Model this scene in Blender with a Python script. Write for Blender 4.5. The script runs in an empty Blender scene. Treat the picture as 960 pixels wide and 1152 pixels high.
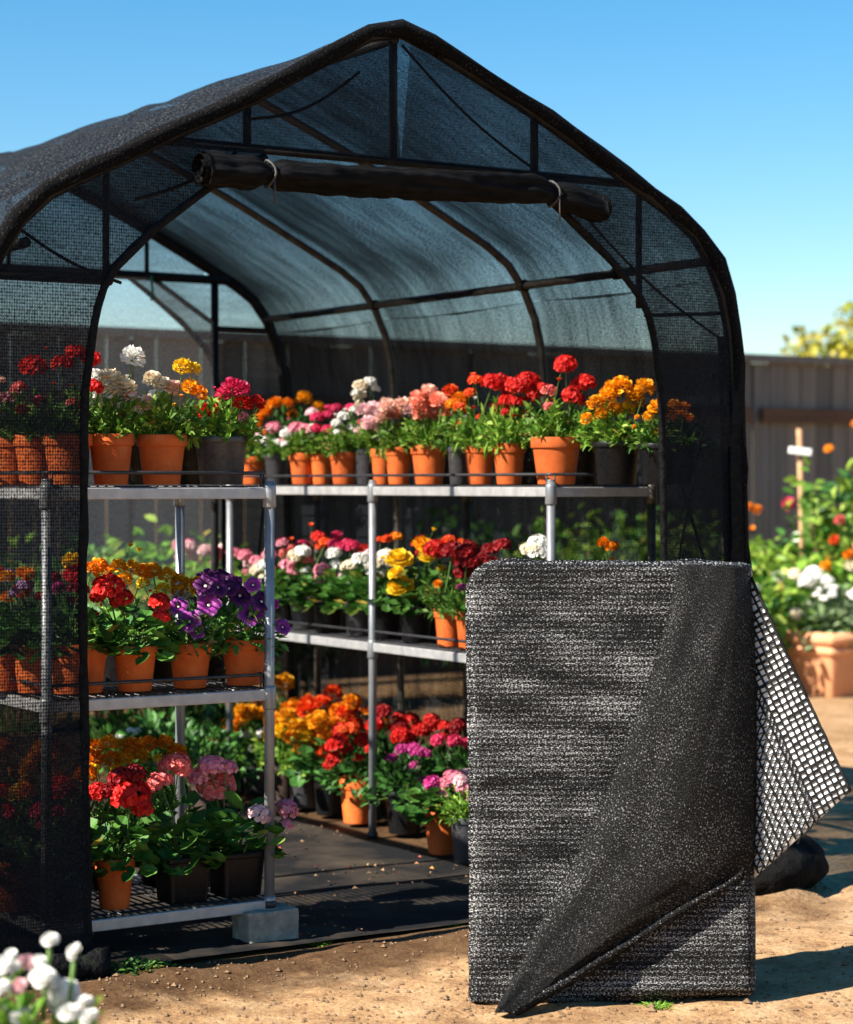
import bpy, math, random
from mathutils import Vector, Matrix, noise, Euler
R = math.radians
PI = math.pi
random.seed(7)
scene = bpy.context.scene
COL = scene.collection

# ------------------------------------------------------------------ camera geometry (metres)
TH = R(32.8)
SN, CS = math.sin(TH), math.cos(TH)
F_PX = 2450.0
CAM = Vector((-3.231, -5.175, 1.26))
RIGHT = Vector((CS, -SN, 0)); FWD = Vector((SN, CS, 0))
HOR = 544.0

def depth_of(x, y): return (x - CAM.x) * SN + (y - CAM.y) * CS
def on_Y(px, Y):
    u = (px - 480) / F_PX; t = (Y - CAM.y) / (CS - u * SN)
    return CAM.x + t * (SN + u * CS)
def on_X(px, X):
    u = (px - 480) / F_PX; t = (X - CAM.x) / (SN + u * CS)
    return CAM.y + t * (CS - u * SN)
def at_depth(px, t):
    u = (px - 480) / F_PX
    return CAM.x + t * (SN + u * CS), CAM.y + t * (CS - u * SN)
def z_at(py, t): return CAM.z + (HOR - py) / F_PX * t

# ------------------------------------------------------------------ mesh builder
class MB:
    def __init__(s): s.v = []; s.f = []; s.m = []; s.uv = None
    def add(s, verts, faces, mi=0):
        o = len(s.v); s.v.extend([tuple(v) for v in verts])
        for f in faces: s.f.append(tuple(i + o for i in f)); s.m.append(mi)
    def box(s, lo, hi, mi=0):
        x0, y0, z0 = lo; x1, y1, z1 = hi
        s.add([(x0,y0,z0),(x1,y0,z0),(x1,y1,z0),(x0,y1,z0),(x0,y0,z1),(x1,y0,z1),(x1,y1,z1),(x0,y1,z1)],
              [(0,3,2,1),(4,5,6,7),(0,1,5,4),(1,2,6,5),(2,3,7,6),(3,0,4,7)], mi)
    def tube(s, pts, r, n=8, mi=0, cap=True, jit=0.0):
        pts = [Vector(p) for p in pts]; rr = r if isinstance(r, (list, tuple)) else [r] * len(pts)
        rings = []; up0 = None
        for i, p in enumerate(pts):
            d = (pts[min(i+1, len(pts)-1)] - pts[max(i-1, 0)])
            if d.length < 1e-9: d = Vector((0,0,1))
            d.normalize()
            if up0 is None:
                up0 = Vector((0,0,1)) if abs(d.z) < .9 else Vector((1,0,0))
            a = up0 - d * up0.dot(d)
            if a.length < 1e-6: a = Vector((1,0,0)) - d * d.x
            a.normalize(); up0 = a; b = d.cross(a)
            ring = []
            for k in range(n):
                t = 2 * PI * k / n
                q = rr[i] * (1 + (jit * noise.noise(Vector((p.x*14 + math.cos(t)*1.3, p.y*14 + math.sin(t)*1.3, p.z*14))) if jit else 0))
                ring.append(p + a * math.cos(t) * q + b * math.sin(t) * q)
            rings.append(ring)
        o = len(s.v)
        vs = [v for ring in rings for v in ring]; fs = []
        for i in range(len(rings) - 1):
            for k in range(n):
                fs.append((i*n+k, i*n+(k+1) % n, (i+1)*n+(k+1) % n, (i+1)*n+k))
        if cap:
            fs.append(tuple(range(n-1, -1, -1))); fs.append(tuple((len(rings)-1)*n + k for k in range(n)))
        s.add(vs, fs, mi)
    def lathe(s, prof, n=28, mi=0, sq=0.0, closed=False):
        vs = []; fs = []
        for (r, z) in prof:
            for k in range(n):
                t = 2 * PI * k / n
                c, d = math.cos(t), math.sin(t)
                if sq:
                    e = 2 / (2 + sq * 8)
                    c = math.copysign(abs(c) ** e, c); d = math.copysign(abs(d) ** e, d)
                vs.append((r * c, r * d, z))
        for i in range(len(prof) - 1):
            for k in range(n):
                fs.append((i*n+k, i*n+(k+1) % n, (i+1)*n+(k+1) % n, (i+1)*n+k))
        fs.append(tuple(range(n-1, -1, -1)))
        s.add(vs, fs, mi)
    def mesh(s, name, mats, smooth=False):
        me = bpy.data.meshes.new(name); me.from_pydata(s.v, [], s.f)
        for m in (mats if isinstance(mats, (list, tuple)) else [mats]): me.materials.append(m)
        if any(s.m): me.polygons.foreach_set('material_index', s.m)
        if smooth: me.polygons.foreach_set('use_smooth', [True] * len(s.f))
        if s.uv is not None:
            ul = me.uv_layers.new(name='UVMap')
            flat = []
            for f in s.f:
                for i in f: flat.extend(s.uv[i])
            ul.data.foreach_set('uv', flat)
        me.update(); return me
    def build(s, name, mats, parent=None, smooth=False, loc=None, rot=None):
        return link(name, s.mesh(name, mats, smooth), parent, loc, rot)

def link(name, me, parent=None, loc=None, rot=None, scale=None):
    o = bpy.data.objects.new(name, me); COL.objects.link(o)
    if parent is not None: o.parent = parent
    if loc is not None: o.location = loc
    if rot is not None: o.rotation_euler = rot
    if scale is not None: o.scale = (scale,)*3 if isinstance(scale, (int, float)) else scale
    return o
def tag(o, label, cat, group=None):
    o['label'] = label; o['category'] = cat
    if group: o['group'] = group
    return o
def thing(name, label, cat, loc=(0,0,0), rz=0.0, group=None):
    o = link(name, None, None, loc, (0, 0, rz)); o.empty_display_size = .05
    return tag(o, label, cat, group)
def kind(o, k): o['kind'] = k; return o

# ------------------------------------------------------------------ materials
def mat(name):
    m = bpy.data.materials.new(name); m.use_nodes = True
    nt = m.node_tree; nt.nodes.clear()
    return m, nt, nt.nodes.new('ShaderNodeOutputMaterial')
def nd(nt, t, **kw):
    n = nt.nodes.new(t)
    for k, v in kw.items(): setattr(n, k, v)
    return n
def setv(n, d):
    for k, v in d.items(): n.inputs[k].default_value = v
def ramp(nt, fac, stops):
    r = nd(nt, 'ShaderNodeValToRGB'); nt.links.new(fac, r.inputs[0])
    e = r.color_ramp.elements
    while len(e) < len(stops): e.new(.5)
    for i, (p, c) in enumerate(stops): e[i].position = p; e[i].color = (*c, 1)
    return r.outputs[0]
def coords(nt, scale=(1,1,1), kind_='Object'):
    tc = nd(nt, 'ShaderNodeTexCoord'); mp = nd(nt, 'ShaderNodeMapping')
    mp.inputs['Scale'].default_value = scale
    nt.links.new(tc.outputs[kind_], mp.inputs[0]); return mp.outputs[0]
def tex(nt, vec, scale, detail=4, rough=.55):
    n = nd(nt, 'ShaderNodeTexNoise'); setv(n, {'Scale': scale, 'Detail': detail, 'Roughness': rough})
    nt.links.new(vec, n.inputs['Vector']); return n.outputs['Fac']
def bump(nt, h, strength=.3, dist=.01):
    b = nd(nt, 'ShaderNodeBump'); setv(b, {'Strength': strength, 'Distance': dist})
    nt.links.new(h, b.inputs['Height']); return b.outputs[0]
def simple(name, c1, c2, rough=.6, metal=0, scale=20, bs=.2, bd=.005, stretch=(1,1,1), lo=.35, hi=.68, spec=.5, detail=5):
    m, nt, out = mat(name); p = nd(nt, 'ShaderNodeBsdfPrincipled')
    v = coords(nt, stretch); f = tex(nt, v, scale, detail)
    nt.links.new(ramp(nt, f, [(lo, c1), (hi, c2)]), p.inputs['Base Color'])
    setv(p, {'Roughness': rough, 'Metallic': metal, 'Specular IOR Level': spec})
    if bs: nt.links.new(bump(nt, f, bs, bd), p.inputs['Normal'])
    nt.links.new(p.outputs[0], out.inputs[0]); return m

def island_mat(name, stops, rough=.5, trans=.3, spec=.3, tcol=None, val=.25):
    """thin leaves and petals: colour varies from leaf to leaf, some light passes through"""
    m, nt, out = mat(name); p = nd(nt, 'ShaderNodeBsdfPrincipled')
    g = nd(nt, 'ShaderNodeNewGeometry')
    c = ramp(nt, g.outputs['Random Per Island'], stops)
    oi = nd(nt, 'ShaderNodeObjectInfo'); hs = nd(nt, 'ShaderNodeHueSaturation')
    mr = nd(nt, 'ShaderNodeMapRange'); setv(mr, {3: 1 - val, 4: 1 + val})
    nt.links.new(oi.outputs['Random'], mr.inputs[0]); nt.links.new(mr.outputs[0], hs.inputs['Value'])
    nt.links.new(c, hs.inputs['Color'])
    nt.links.new(hs.outputs[0], p.inputs['Base Color'])
    setv(p, {'Roughness': rough, 'Specular IOR Level': spec})
    t = nd(nt, 'ShaderNodeBsdfTranslucent')
    if tcol is not None:
        mx = nd(nt, 'ShaderNodeMix', data_type='RGBA', blend_type='MULTIPLY'); mx.inputs[0].default_value = 1
        nt.links.new(hs.outputs[0], mx.inputs[6]); mx.inputs[7].default_value = (*tcol, 1)
        nt.links.new(mx.outputs[2], t.inputs[0])
    else: nt.links.new(hs.outputs[0], t.inputs[0])
    ms = nd(nt, 'ShaderNodeMixShader'); ms.inputs[0].default_value = trans
    nt.links.new(p.outputs[0], ms.inputs[1]); nt.links.new(t.outputs[0], ms.inputs[2])
    nt.links.new(ms.outputs[0], out.inputs[0]); return m

def net_mat(name, open_, col=(.004,.0055,.008), streak=.12, spark=.25, fs=260, flo=.5):
    """knitted shade cloth: black threads with pores; thinner looking straight on than at a slant"""
    m, nt, out = mat(name)
    uv = coords(nt, (1,1,1), 'UV')
    g = nd(nt, 'ShaderNodeNewGeometry')
    dp = nd(nt, 'ShaderNodeVectorMath', operation='DOT_PRODUCT')
    nt.links.new(g.outputs['Normal'], dp.inputs[0]); nt.links.new(g.outputs['Incoming'], dp.inputs[1])
    ab = nd(nt, 'ShaderNodeMath', operation='ABSOLUTE'); nt.links.new(dp.outputs['Value'], ab.inputs[0])
    mxm = nd(nt, 'ShaderNodeMath', operation='MAXIMUM'); mxm.inputs[1].default_value = .15; nt.links.new(ab.outputs[0], mxm.inputs[0])
    inv = nd(nt, 'ShaderNodeMath', operation='DIVIDE'); inv.inputs[0].default_value = 1; nt.links.new(mxm.outputs[0], inv.inputs[1])
    # pores: weave cells + cloth streaks
    mp = nd(nt, 'ShaderNodeMapping'); mp.inputs['Scale'].default_value = (1, .45, 1); nt.links.new(uv, mp.inputs[0])
    wn = tex(nt, mp.outputs[0], 170, 2, .6)
    wx = nd(nt, 'ShaderNodeTexWave', wave_type='BANDS', bands_direction='X'); setv(wx, {'Scale': 46, 'Distortion': 1.2, 'Detail': 1, 'Detail Scale': 3}); nt.links.new(uv, wx.inputs['Vector'])
    wy = nd(nt, 'ShaderNodeTexWave', wave_type='BANDS', bands_direction='Y'); setv(wy, {'Scale': 37, 'Distortion': 1.6, 'Detail': 1, 'Detail Scale': 3}); nt.links.new(uv, wy.inputs['Vector'])
    wm = nd(nt, 'ShaderNodeMath', operation='MULTIPLY'); nt.links.new(wx.outputs['Fac'], wm.inputs[0]); nt.links.new(wy.outputs['Fac'], wm.inputs[1])
    wk = nd(nt, 'ShaderNodeMath', operation='MULTIPLY_ADD'); nt.links.new(wm.outputs[0], wk.inputs[0]); wk.inputs[1].default_value = .34
    w5 = nd(nt, 'ShaderNodeMath', operation='MULTIPLY_ADD'); nt.links.new(wn, w5.inputs[0]); w5.inputs[1].default_value = .62; w5.inputs[2].default_value = .105
    nt.links.new(w5.outputs[0], wk.inputs[2]); weave = wk.outputs[0]
    st = nd(nt, 'ShaderNodeMapping'); st.inputs['Scale'].default_value = (1.2, 9, 1); st.inputs['Rotation'].default_value = (0,0,.5); nt.links.new(uv, st.inputs[0])
    streaks = tex(nt, st.outputs[0], 2.2, 5, .65)
    big = tex(nt, uv, 2.5, 3)
    w = nd(nt, 'ShaderNodeMapRange'); setv(w, {1: .3, 2: .7, 3: -.22, 4: .22}); nt.links.new(weave, w.inputs[0])
    s2 = nd(nt, 'ShaderNodeMapRange'); setv(s2, {1: .3, 2: .7, 3: open_ - streak, 4: open_ + streak}); nt.links.new(streaks, s2.inputs[0])
    b2 = nd(nt, 'ShaderNodeMapRange'); setv(b2, {1: .3, 2: .7, 3: -.06, 4: .06}); nt.links.new(big, b2.inputs[0])
    a1 = nd(nt, 'ShaderNodeMath', operation='ADD'); nt.links.new(w.outputs[0], a1.inputs[0]); nt.links.new(s2.outputs[0], a1.inputs[1])
    a2 = nd(nt, 'ShaderNodeMath', operation='ADD', use_clamp=True); nt.links.new(a1.outputs[0], a2.inputs[0]); nt.links.new(b2.outputs[0], a2.inputs[1])
    mn = nd(nt, 'ShaderNodeMath', operation='MAXIMUM'); mn.inputs[1].default_value = .03; nt.links.new(a2.outputs[0], mn.inputs[0])
    pw = nd(nt, 'ShaderNodeMath', operation='POWER'); nt.links.new(mn.outputs[0], pw.inputs[0]); nt.links.new(inv.outputs[0], pw.inputs[1])
    p = nd(nt, 'ShaderNodeBsdfPrincipled')
    fleck = tex(nt, mp.outputs[0], fs, 2, .6)
    nt.links.new(ramp(nt, fleck, [(flo, col), (.74, tuple(min(1, c + spark) for c in col))]), p.inputs['Base Color'])
    setv(p, {'Roughness': .7, 'Specular IOR Level': .07})
    nt.links.new(bump(nt, weave, .8, .004), p.inputs['Normal'])
    tr = nd(nt, 'ShaderNodeBsdfTransparent')
    ms = nd(nt, 'ShaderNodeMixShader'); nt.links.new(pw.outputs[0], ms.inputs[0])
    nt.links.new(p.outputs[0], ms.inputs[1]); nt.links.new(tr.outputs[0], ms.inputs[2])
    nt.links.new(ms.outputs[0], out.inputs[0]); return m

M = {}
M['galv'] = simple('galvanised_steel', (.22,.23,.245), (.30,.31,.32), .45, .5, 14, .05, .001)
M['lip'] = simple('galvanised_lip', (.36,.36,.36), (.50,.49,.475), .5, .4, 25, .1, .002, (1,1,1))
M['darksteel'] = simple('dark_wire', (.02,.02,.022), (.045,.045,.05), .45, .3, 40, 0)
M['hoop'] = simple('dark_tube', (.006,.006,.0065), (.016,.015,.014), .5, 0, 30, .1, spec=.15)
M['hoop_inner'] = simple('bronze_tube', (.045,.042,.036), (.10,.09,.075), .45, .5, 30, .1, spec=.2)
M['blackcloth'] = simple('black_cloth', (.003,.003,.0033), (.009,.009,.0095), .7, 0, 60, .9, .012, spec=.10)
M['rollcloth'] = simple('rolled_cloth', (.0015,.0015,.0018), (.007,.007,.0075), .75, 0, 9, .5, .012, (1.5,7,7), spec=.08)
M['trimcloth'] = simple('cloth_edge', (.003,.003,.0035), (.07,.062,.054), .8, 0, 150, .9, .008, lo=.58, hi=.80, spec=.08)
M['plastic'] = simple('black_plastic', (.005,.005,.0055), (.011,.011,.012), .42, 0, 12, .05, spec=.25)
M['greyplastic'] = simple('dark_grey_plastic', (.03,.03,.034), (.055,.056,.06), .42, 0, 12, .05)
M['terra'] = simple('terracotta', (.46,.080,.012), (.64,.135,.024), .72, 0, 11, .12, .003, lo=.3, hi=.75)
def terra_mat():
    m, nt, out = mat('terracotta'); p = nd(nt,'ShaderNodeBsdfPrincipled'); v = coords(nt)
    oi = nd(nt,'ShaderNodeObjectInfo'); ov = nd(nt,'ShaderNodeVectorMath',operation='ADD'); nt.links.new(v,ov.inputs[0])
    sc = nd(nt,'ShaderNodeVectorMath',operation='SCALE'); sc.inputs[0].default_value=(37,21,9); nt.links.new(oi.outputs['Random'],sc.inputs['Scale']); nt.links.new(sc.outputs[0],ov.inputs[1])
    f = tex(nt,ov.outputs[0],2.6,5,.6); g = tex(nt,ov.outputs[0],6.5,6,.7)
    c = ramp(nt,f,[(.3,(.46,.080,.012)),(.7,(.64,.135,.024))])
    st = ramp(nt,g,[(.56,(0,0,0)),(.78,(.4,.4,.4))])
    mx = nd(nt,'ShaderNodeMix',data_type='RGBA'); nt.links.new(st,mx.inputs[0]); nt.links.new(c,mx.inputs[6]); mx.inputs[7].default_value=(.55,.30,.17,1)
    hs = nd(nt,'ShaderNodeHueSaturation'); mr = nd(nt,'ShaderNodeMapRange'); setv(mr,{3:.78,4:1.12}); nt.links.new(oi.outputs['Random'],mr.inputs[0]); nt.links.new(mr.outputs[0],hs.inputs['Value'])
    nt.links.new(mx.outputs[2],hs.inputs['Color']); nt.links.new(hs.outputs[0],p.inputs['Base Color']); setv(p,{'Roughness':.72,'Specular IOR Level':.25})
    nt.links.new(bump(nt,g,.12,.02),p.inputs['Normal']); nt.links.new(p.outputs[0],out.inputs[0]); return m
M['terra'] = terra_mat()
M['terrapale'] = simple('pale_terracotta', (.55,.24,.11), (.68,.33,.165), .8, 0, 6, .15, .004, lo=.3, hi=.75)
M['soil'] = simple('potting_soil', (.012,.008,.005), (.06,.04,.025), .95, 0, 90, 1, .01)
M['stone'] = simple('concrete', (.20,.18,.145), (.33,.30,.245), .9, 0, 35, .7, .006)
M['mat'] = simple('weed_cloth', (.008,.008,.009), (.10,.075,.05), .85, 0, 3.2, .4, .01, lo=.45, hi=.95, spec=.12, detail=8)
def board_mat():
    m, nt, out = mat('fence_wood'); p = nd(nt,'ShaderNodeBsdfPrincipled'); v = coords(nt,(4,4,.35))
    f = tex(nt,v,3,6,.6); f2 = tex(nt,coords(nt,(14,14,.8)),6,4)
    c = ramp(nt,f,[(.3,(.135,.117,.101)),(.7,(.215,.19,.165))]); g = nd(nt,'ShaderNodeNewGeometry')
    r = ramp(nt,g.outputs['Random Per Island'],[(0,(.62,.60,.58)),(.5,(.9,.9,.9)),(1,(1.1,1.06,1.0))])
    mx = nd(nt,'ShaderNodeMix',data_type='RGBA',blend_type='MULTIPLY'); mx.inputs[0].default_value=1; nt.links.new(c,mx.inputs[6]); nt.links.new(r,mx.inputs[7])
    nt.links.new(mx.outputs[2],p.inputs['Base Color']); setv(p,{'Roughness':.85,'Specular IOR Level':.2}); nt.links.new(bump(nt,f2,.4,.01),p.inputs['Normal'])
    nt.links.new(p.outputs[0],out.inputs[0]); return m
M['wood'] = board_mat()
M['woodbrown'] = simple('fence_rail', (.075,.034,.016), (.13,.062,.03), .85, 0, 4, .3, .01, (.5,4,4))
M['stake'] = simple('stake_wood', (.32,.17,.08), (.46,.27,.14), .85, 0, 8, .2)
M['bark'] = simple('bark', (.06,.045,.03), (.12,.09,.06), .9, 0, 12, .6, .02, (3,3,.6))
M['white'] = simple('white_tag', (.7,.7,.68), (.8,.8,.78), .6, 0, 8, 0)
M['bag'] = simple('black_sack', (.004,.004,.0045), (.010,.0095,.009), .85, 0, 14, .9, .02, spec=.06)
M['trough'] = simple('dark_trough', (.035,.02,.014), (.06,.035,.024), .7, 0, 8, .2)
M['cord'] = simple('cord', (.02,.019,.017), (.05,.046,.042), .7, 0, 60, .2)
M['tie_green'] = simple('green_tie', (.01,.12,.08), (.02,.2,.13), .5, 0, 30, 0)

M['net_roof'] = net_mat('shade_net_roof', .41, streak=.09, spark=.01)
M['net_sunny'] = net_mat('shade_net_sunny_slope', .70, streak=.06, spark=.15, fs=170, flo=.55)  # weave opened up on this slope to let extra sun in
M['fly_net'] = net_mat('pale_fly_net', .68, col=(.5,.5,.48), streak=.02, spark=.1)
M['net_wall'] = net_mat('shade_net_wall', .37, streak=.09, spark=.02)
M['net_front'] = net_mat('shade_net_front', .40, streak=.06, spark=.02)
M['net_panel'] = net_mat('shade_net_panel', .21, streak=.05, spark=.02)

M['leaf_gera'] = island_mat('geranium_leaf', [(0,(.022,.085,.012)),(.5,(.05,.15,.022)),(.95,(.12,.26,.045)),(.965,(.36,.30,.05)),(1,(.30,.18,.05))], .5, .3)
M['leaf_fern'] = island_mat('feathery_leaf', [(0,(.035,.115,.013)),(.5,(.09,.22,.026)),(.95,(.22,.37,.06)),(.965,(.36,.30,.05)),(1,(.30,.18,.05))], .5, .32)
M['leaf_dark'] = island_mat('dark_leaf', [(0,(.012,.05,.01)),(.5,(.03,.10,.018)),(1,(.06,.17,.03))], .5, .25)
M['leaf_bright'] = island_mat('bright_leaf', [(0,(.055,.16,.014)),(.5,(.15,.31,.03)),(.95,(.34,.47,.08)),(.965,(.36,.30,.05)),(1,(.30,.18,.05))], .5, .35)
M['leaf_sunny'] = island_mat('sunny_leaf', [(0,(.10,.20,.02)),(.5,(.24,.38,.04)),(1,(.48,.56,.12))], .5, .35)
M['leaf_grey'] = island_mat('grey_leaf', [(0,(.10,.17,.08)),(.5,(.17,.25,.12)),(1,(.28,.36,.2))], .6, .3)
M['leaf_tree'] = island_mat('tree_leaf', [(0,(.12,.16,.015)),(.5,(.27,.28,.03)),(1,(.48,.38,.05))], .5, .3)
M['stalk'] = island_mat('stalk', [(0,(.05,.12,.02)),(1,(.13,.24,.05))], .55, .1)

FC = {  # petal colours (dark, mid, light)
 'red': ((.42,.006,.008),(.62,.014,.012),(.78,.04,.02)),
 'darkred': ((.12,.002,.004),(.24,.005,.008),(.38,.012,.015)),
 'orangered': ((.62,.03,.008),(.78,.075,.012),(.85,.16,.02)),
 'orange': ((.62,.13,.004),(.80,.24,.006),(.88,.36,.012)),
 'amber': ((.66,.22,.004),(.83,.36,.008),(.9,.5,.02)),
 'yellow': ((.72,.42,.006),(.86,.56,.015),(.92,.68,.05)),
 'cream': ((.72,.58,.36),(.85,.74,.54),(.9,.84,.7)),
 'white': ((.76,.74,.67),(.86,.85,.80),(.92,.91,.88)),
 'peach': ((.8,.40,.30),(.88,.55,.43),(.92,.68,.58)),
 'salmon': ((.76,.19,.12),(.87,.33,.22),(.92,.46,.34)),
 'coral': ((.58,.07,.07),(.76,.15,.14),(.84,.28,.25)),
 'pink': ((.62,.13,.22),(.78,.28,.36),(.86,.45,.5)),
 'palepink': ((.7,.38,.42),(.82,.55,.56),(.88,.7,.7)),
 'hotpink': ((.48,.01,.06),(.68,.03,.12),(.78,.09,.2)),
 'magenta': ((.34,.008,.12),(.52,.03,.22),(.66,.10,.34)),
 'purple': ((.10,.010,.16),(.20,.03,.30),(.34,.10,.44)),
 'violet': ((.03,.004,.06),(.07,.012,.13),(.14,.03,.22)),
 'mauve': ((.24,.12,.28),(.38,.22,.42),(.5,.34,.54)),
}
for k, (a, b, c) in FC.items():
    M['fl_' + k] = island_mat('petals_' + k, [(0, a), (.5, b), (1, c)], .55, .28, .25, val=.14)

# ------------------------------------------------------------------ leaves, flowers, pots
def basis(d, roll=0.0, up=Vector((0,0,1))):
    """matrix whose Y axis is d and whose Z axis leans towards up"""
    d = d.normalized(); x = d.cross(up)
    if x.length < 1e-4: x = Vector((1,0,0))
    x.normalize(); z = x.cross(d)
    m = Matrix((x, d, z)).transposed()
    if roll: m = m @ Matrix.Rotation(roll, 3, 'Y')
    return m
def put(mb, shape, m, s, p, mi=0):
    vs, fs = shape
    mb.add([m @ (Vector(v) * s) + p for v in vs], fs, mi)

def gera_leaf(rnd):
    n = 11; vs = [(0, .42, -.10)]
    for k in range(n):
        t = -PI/2 + .28 + (2*PI - .56) * k / (n - 1)
        r = .5 * (1 + (.07 if k % 2 else -.05)); vs.append((math.cos(t)*r, .45 + math.sin(t)*r, .05 + rnd.uniform(-.03,.05)))
    vs.append((0, .12, 0))
    return vs, [(0, k+1, k+2) for k in range(n-1)] + [(0, n, n+1), (0, n+1, 1)]
def oval_leaf(rnd, w=.26):
    return [(0,0,0),(w,.33,.06),(w*.8,.7,.0),(0,1,-.14),(-w*.8,.7,0),(-w,.33,.06),(0,.45,-.03)], \
           [(0,1,6),(1,2,6),(2,3,6),(3,4,6),(4,5,6),(5,0,6)]
def thin_leaf(rnd, w=.1):
    b = rnd.uniform(-.2,.1)
    return [(0,0,0),(w,.45,.05),(0,1,b),(-w,.45,.05)], [(0,1,2),(0,2,3)]

def rdir(rnd, lo=-.25, hi=1.0):
    z = rnd.uniform(lo, hi); a = rnd.uniform(0, 2*PI); q = math.sqrt(max(0, 1 - z*z))
    return Vector((q*math.cos(a), q*math.sin(a), z))

FOL = {}
def foliage_mesh(kind_, var):
    """unit foliage: radius about 1 across, height about 1, origin at the pot's soil"""
    key = (kind_, var)
    if key in FOL: return FOL[key]
    rnd = random.Random(hash(kind_) % 7 + var * 31 + len(kind_)); mb = MB()
    def stem(p, r=.014): mb.tube([(p.x*.12, p.y*.12, 0), (p.x*.5, p.y*.5, p.z*.6), p], [r*1.4, r, r*.7], 4, 1, False)
    if kind_ in ('gera', 'geradark'):
        for i in range(100):
            d = rdir(rnd, -.3, 1); q = rnd.uniform(.35, 1) ** .6
            p = Vector((d.x*q, d.y*q, .10 + max(d.z, -.25)*q*.85))
            ld = Vector((d.x, d.y, d.z*.3 - .15 + rnd.uniform(-.2,.3)))
            if ld.length < .1: ld = Vector((.3,.3,.1))
            put(mb, gera_leaf(rnd), basis(ld, rnd.uniform(-.7,.7)), rnd.uniform(.30,.50), p)
            if i % 3 == 0: stem(p)
    elif kind_ in ('fern', 'bright'):
        for i in range(46):
            d = rdir(rnd, -.05, 1); q = rnd.uniform(.55, 1.08)
            tip = Vector((d.x*q, d.y*q, .02 + max(0,d.z)*q)); stem(tip, .012)
            for j in range(15):
                t = rnd.uniform(.3, 1.02); p = Vector((tip.x*(.12+.88*t), tip.y*(.12+.88*t), tip.z*t))
                ld = (d + rdir(rnd, -.7, .9) * .95)
                if j % 3 == 0 or kind_ == 'bright': sh = oval_leaf(rnd, .2)
                else: sh = thin_leaf(rnd, .11)
                put(mb, sh, basis(ld, rnd.uniform(-1,1)), rnd.uniform(.16,.30), p)
    elif kind_ in ('petu', 'dark', 'grey'):
        for i in range(300):
            d = rdir(rnd, -.35, 1); q = rnd.uniform(.3, 1.05) ** .6
            p = Vector((d.x*q, d.y*q, .08 + max(d.z,-.3)*q*.85))
            ld = d + rdir(rnd, -.6, .8) * .8
            put(mb, oval_leaf(rnd, .27), basis(ld, rnd.uniform(-.8,.8)), rnd.uniform(.18,.34), p)
            if i % 8 == 0: stem(p)
    elif kind_ == 'grass':
        for i in range(170):
            d = rdir(rnd, .35, 1); p = Vector((rnd.uniform(-.35,.35), rnd.uniform(-.35,.35), 0))
            put(mb, thin_leaf(rnd, .05), basis(d, rnd.uniform(-1,1)), rnd.uniform(.5,1.1), p)
    lm = {'gera':'leaf_gera','geradark':'leaf_dark','fern':'leaf_fern','bright':'leaf_bright','petu':'leaf_gera','dark':'leaf_dark','grey':'leaf_grey','grass':'leaf_bright'}[kind_]
    FOL[key] = mb.mesh('foliage', [M[lm], M['stalk']], False)
    return FOL[key]

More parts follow.
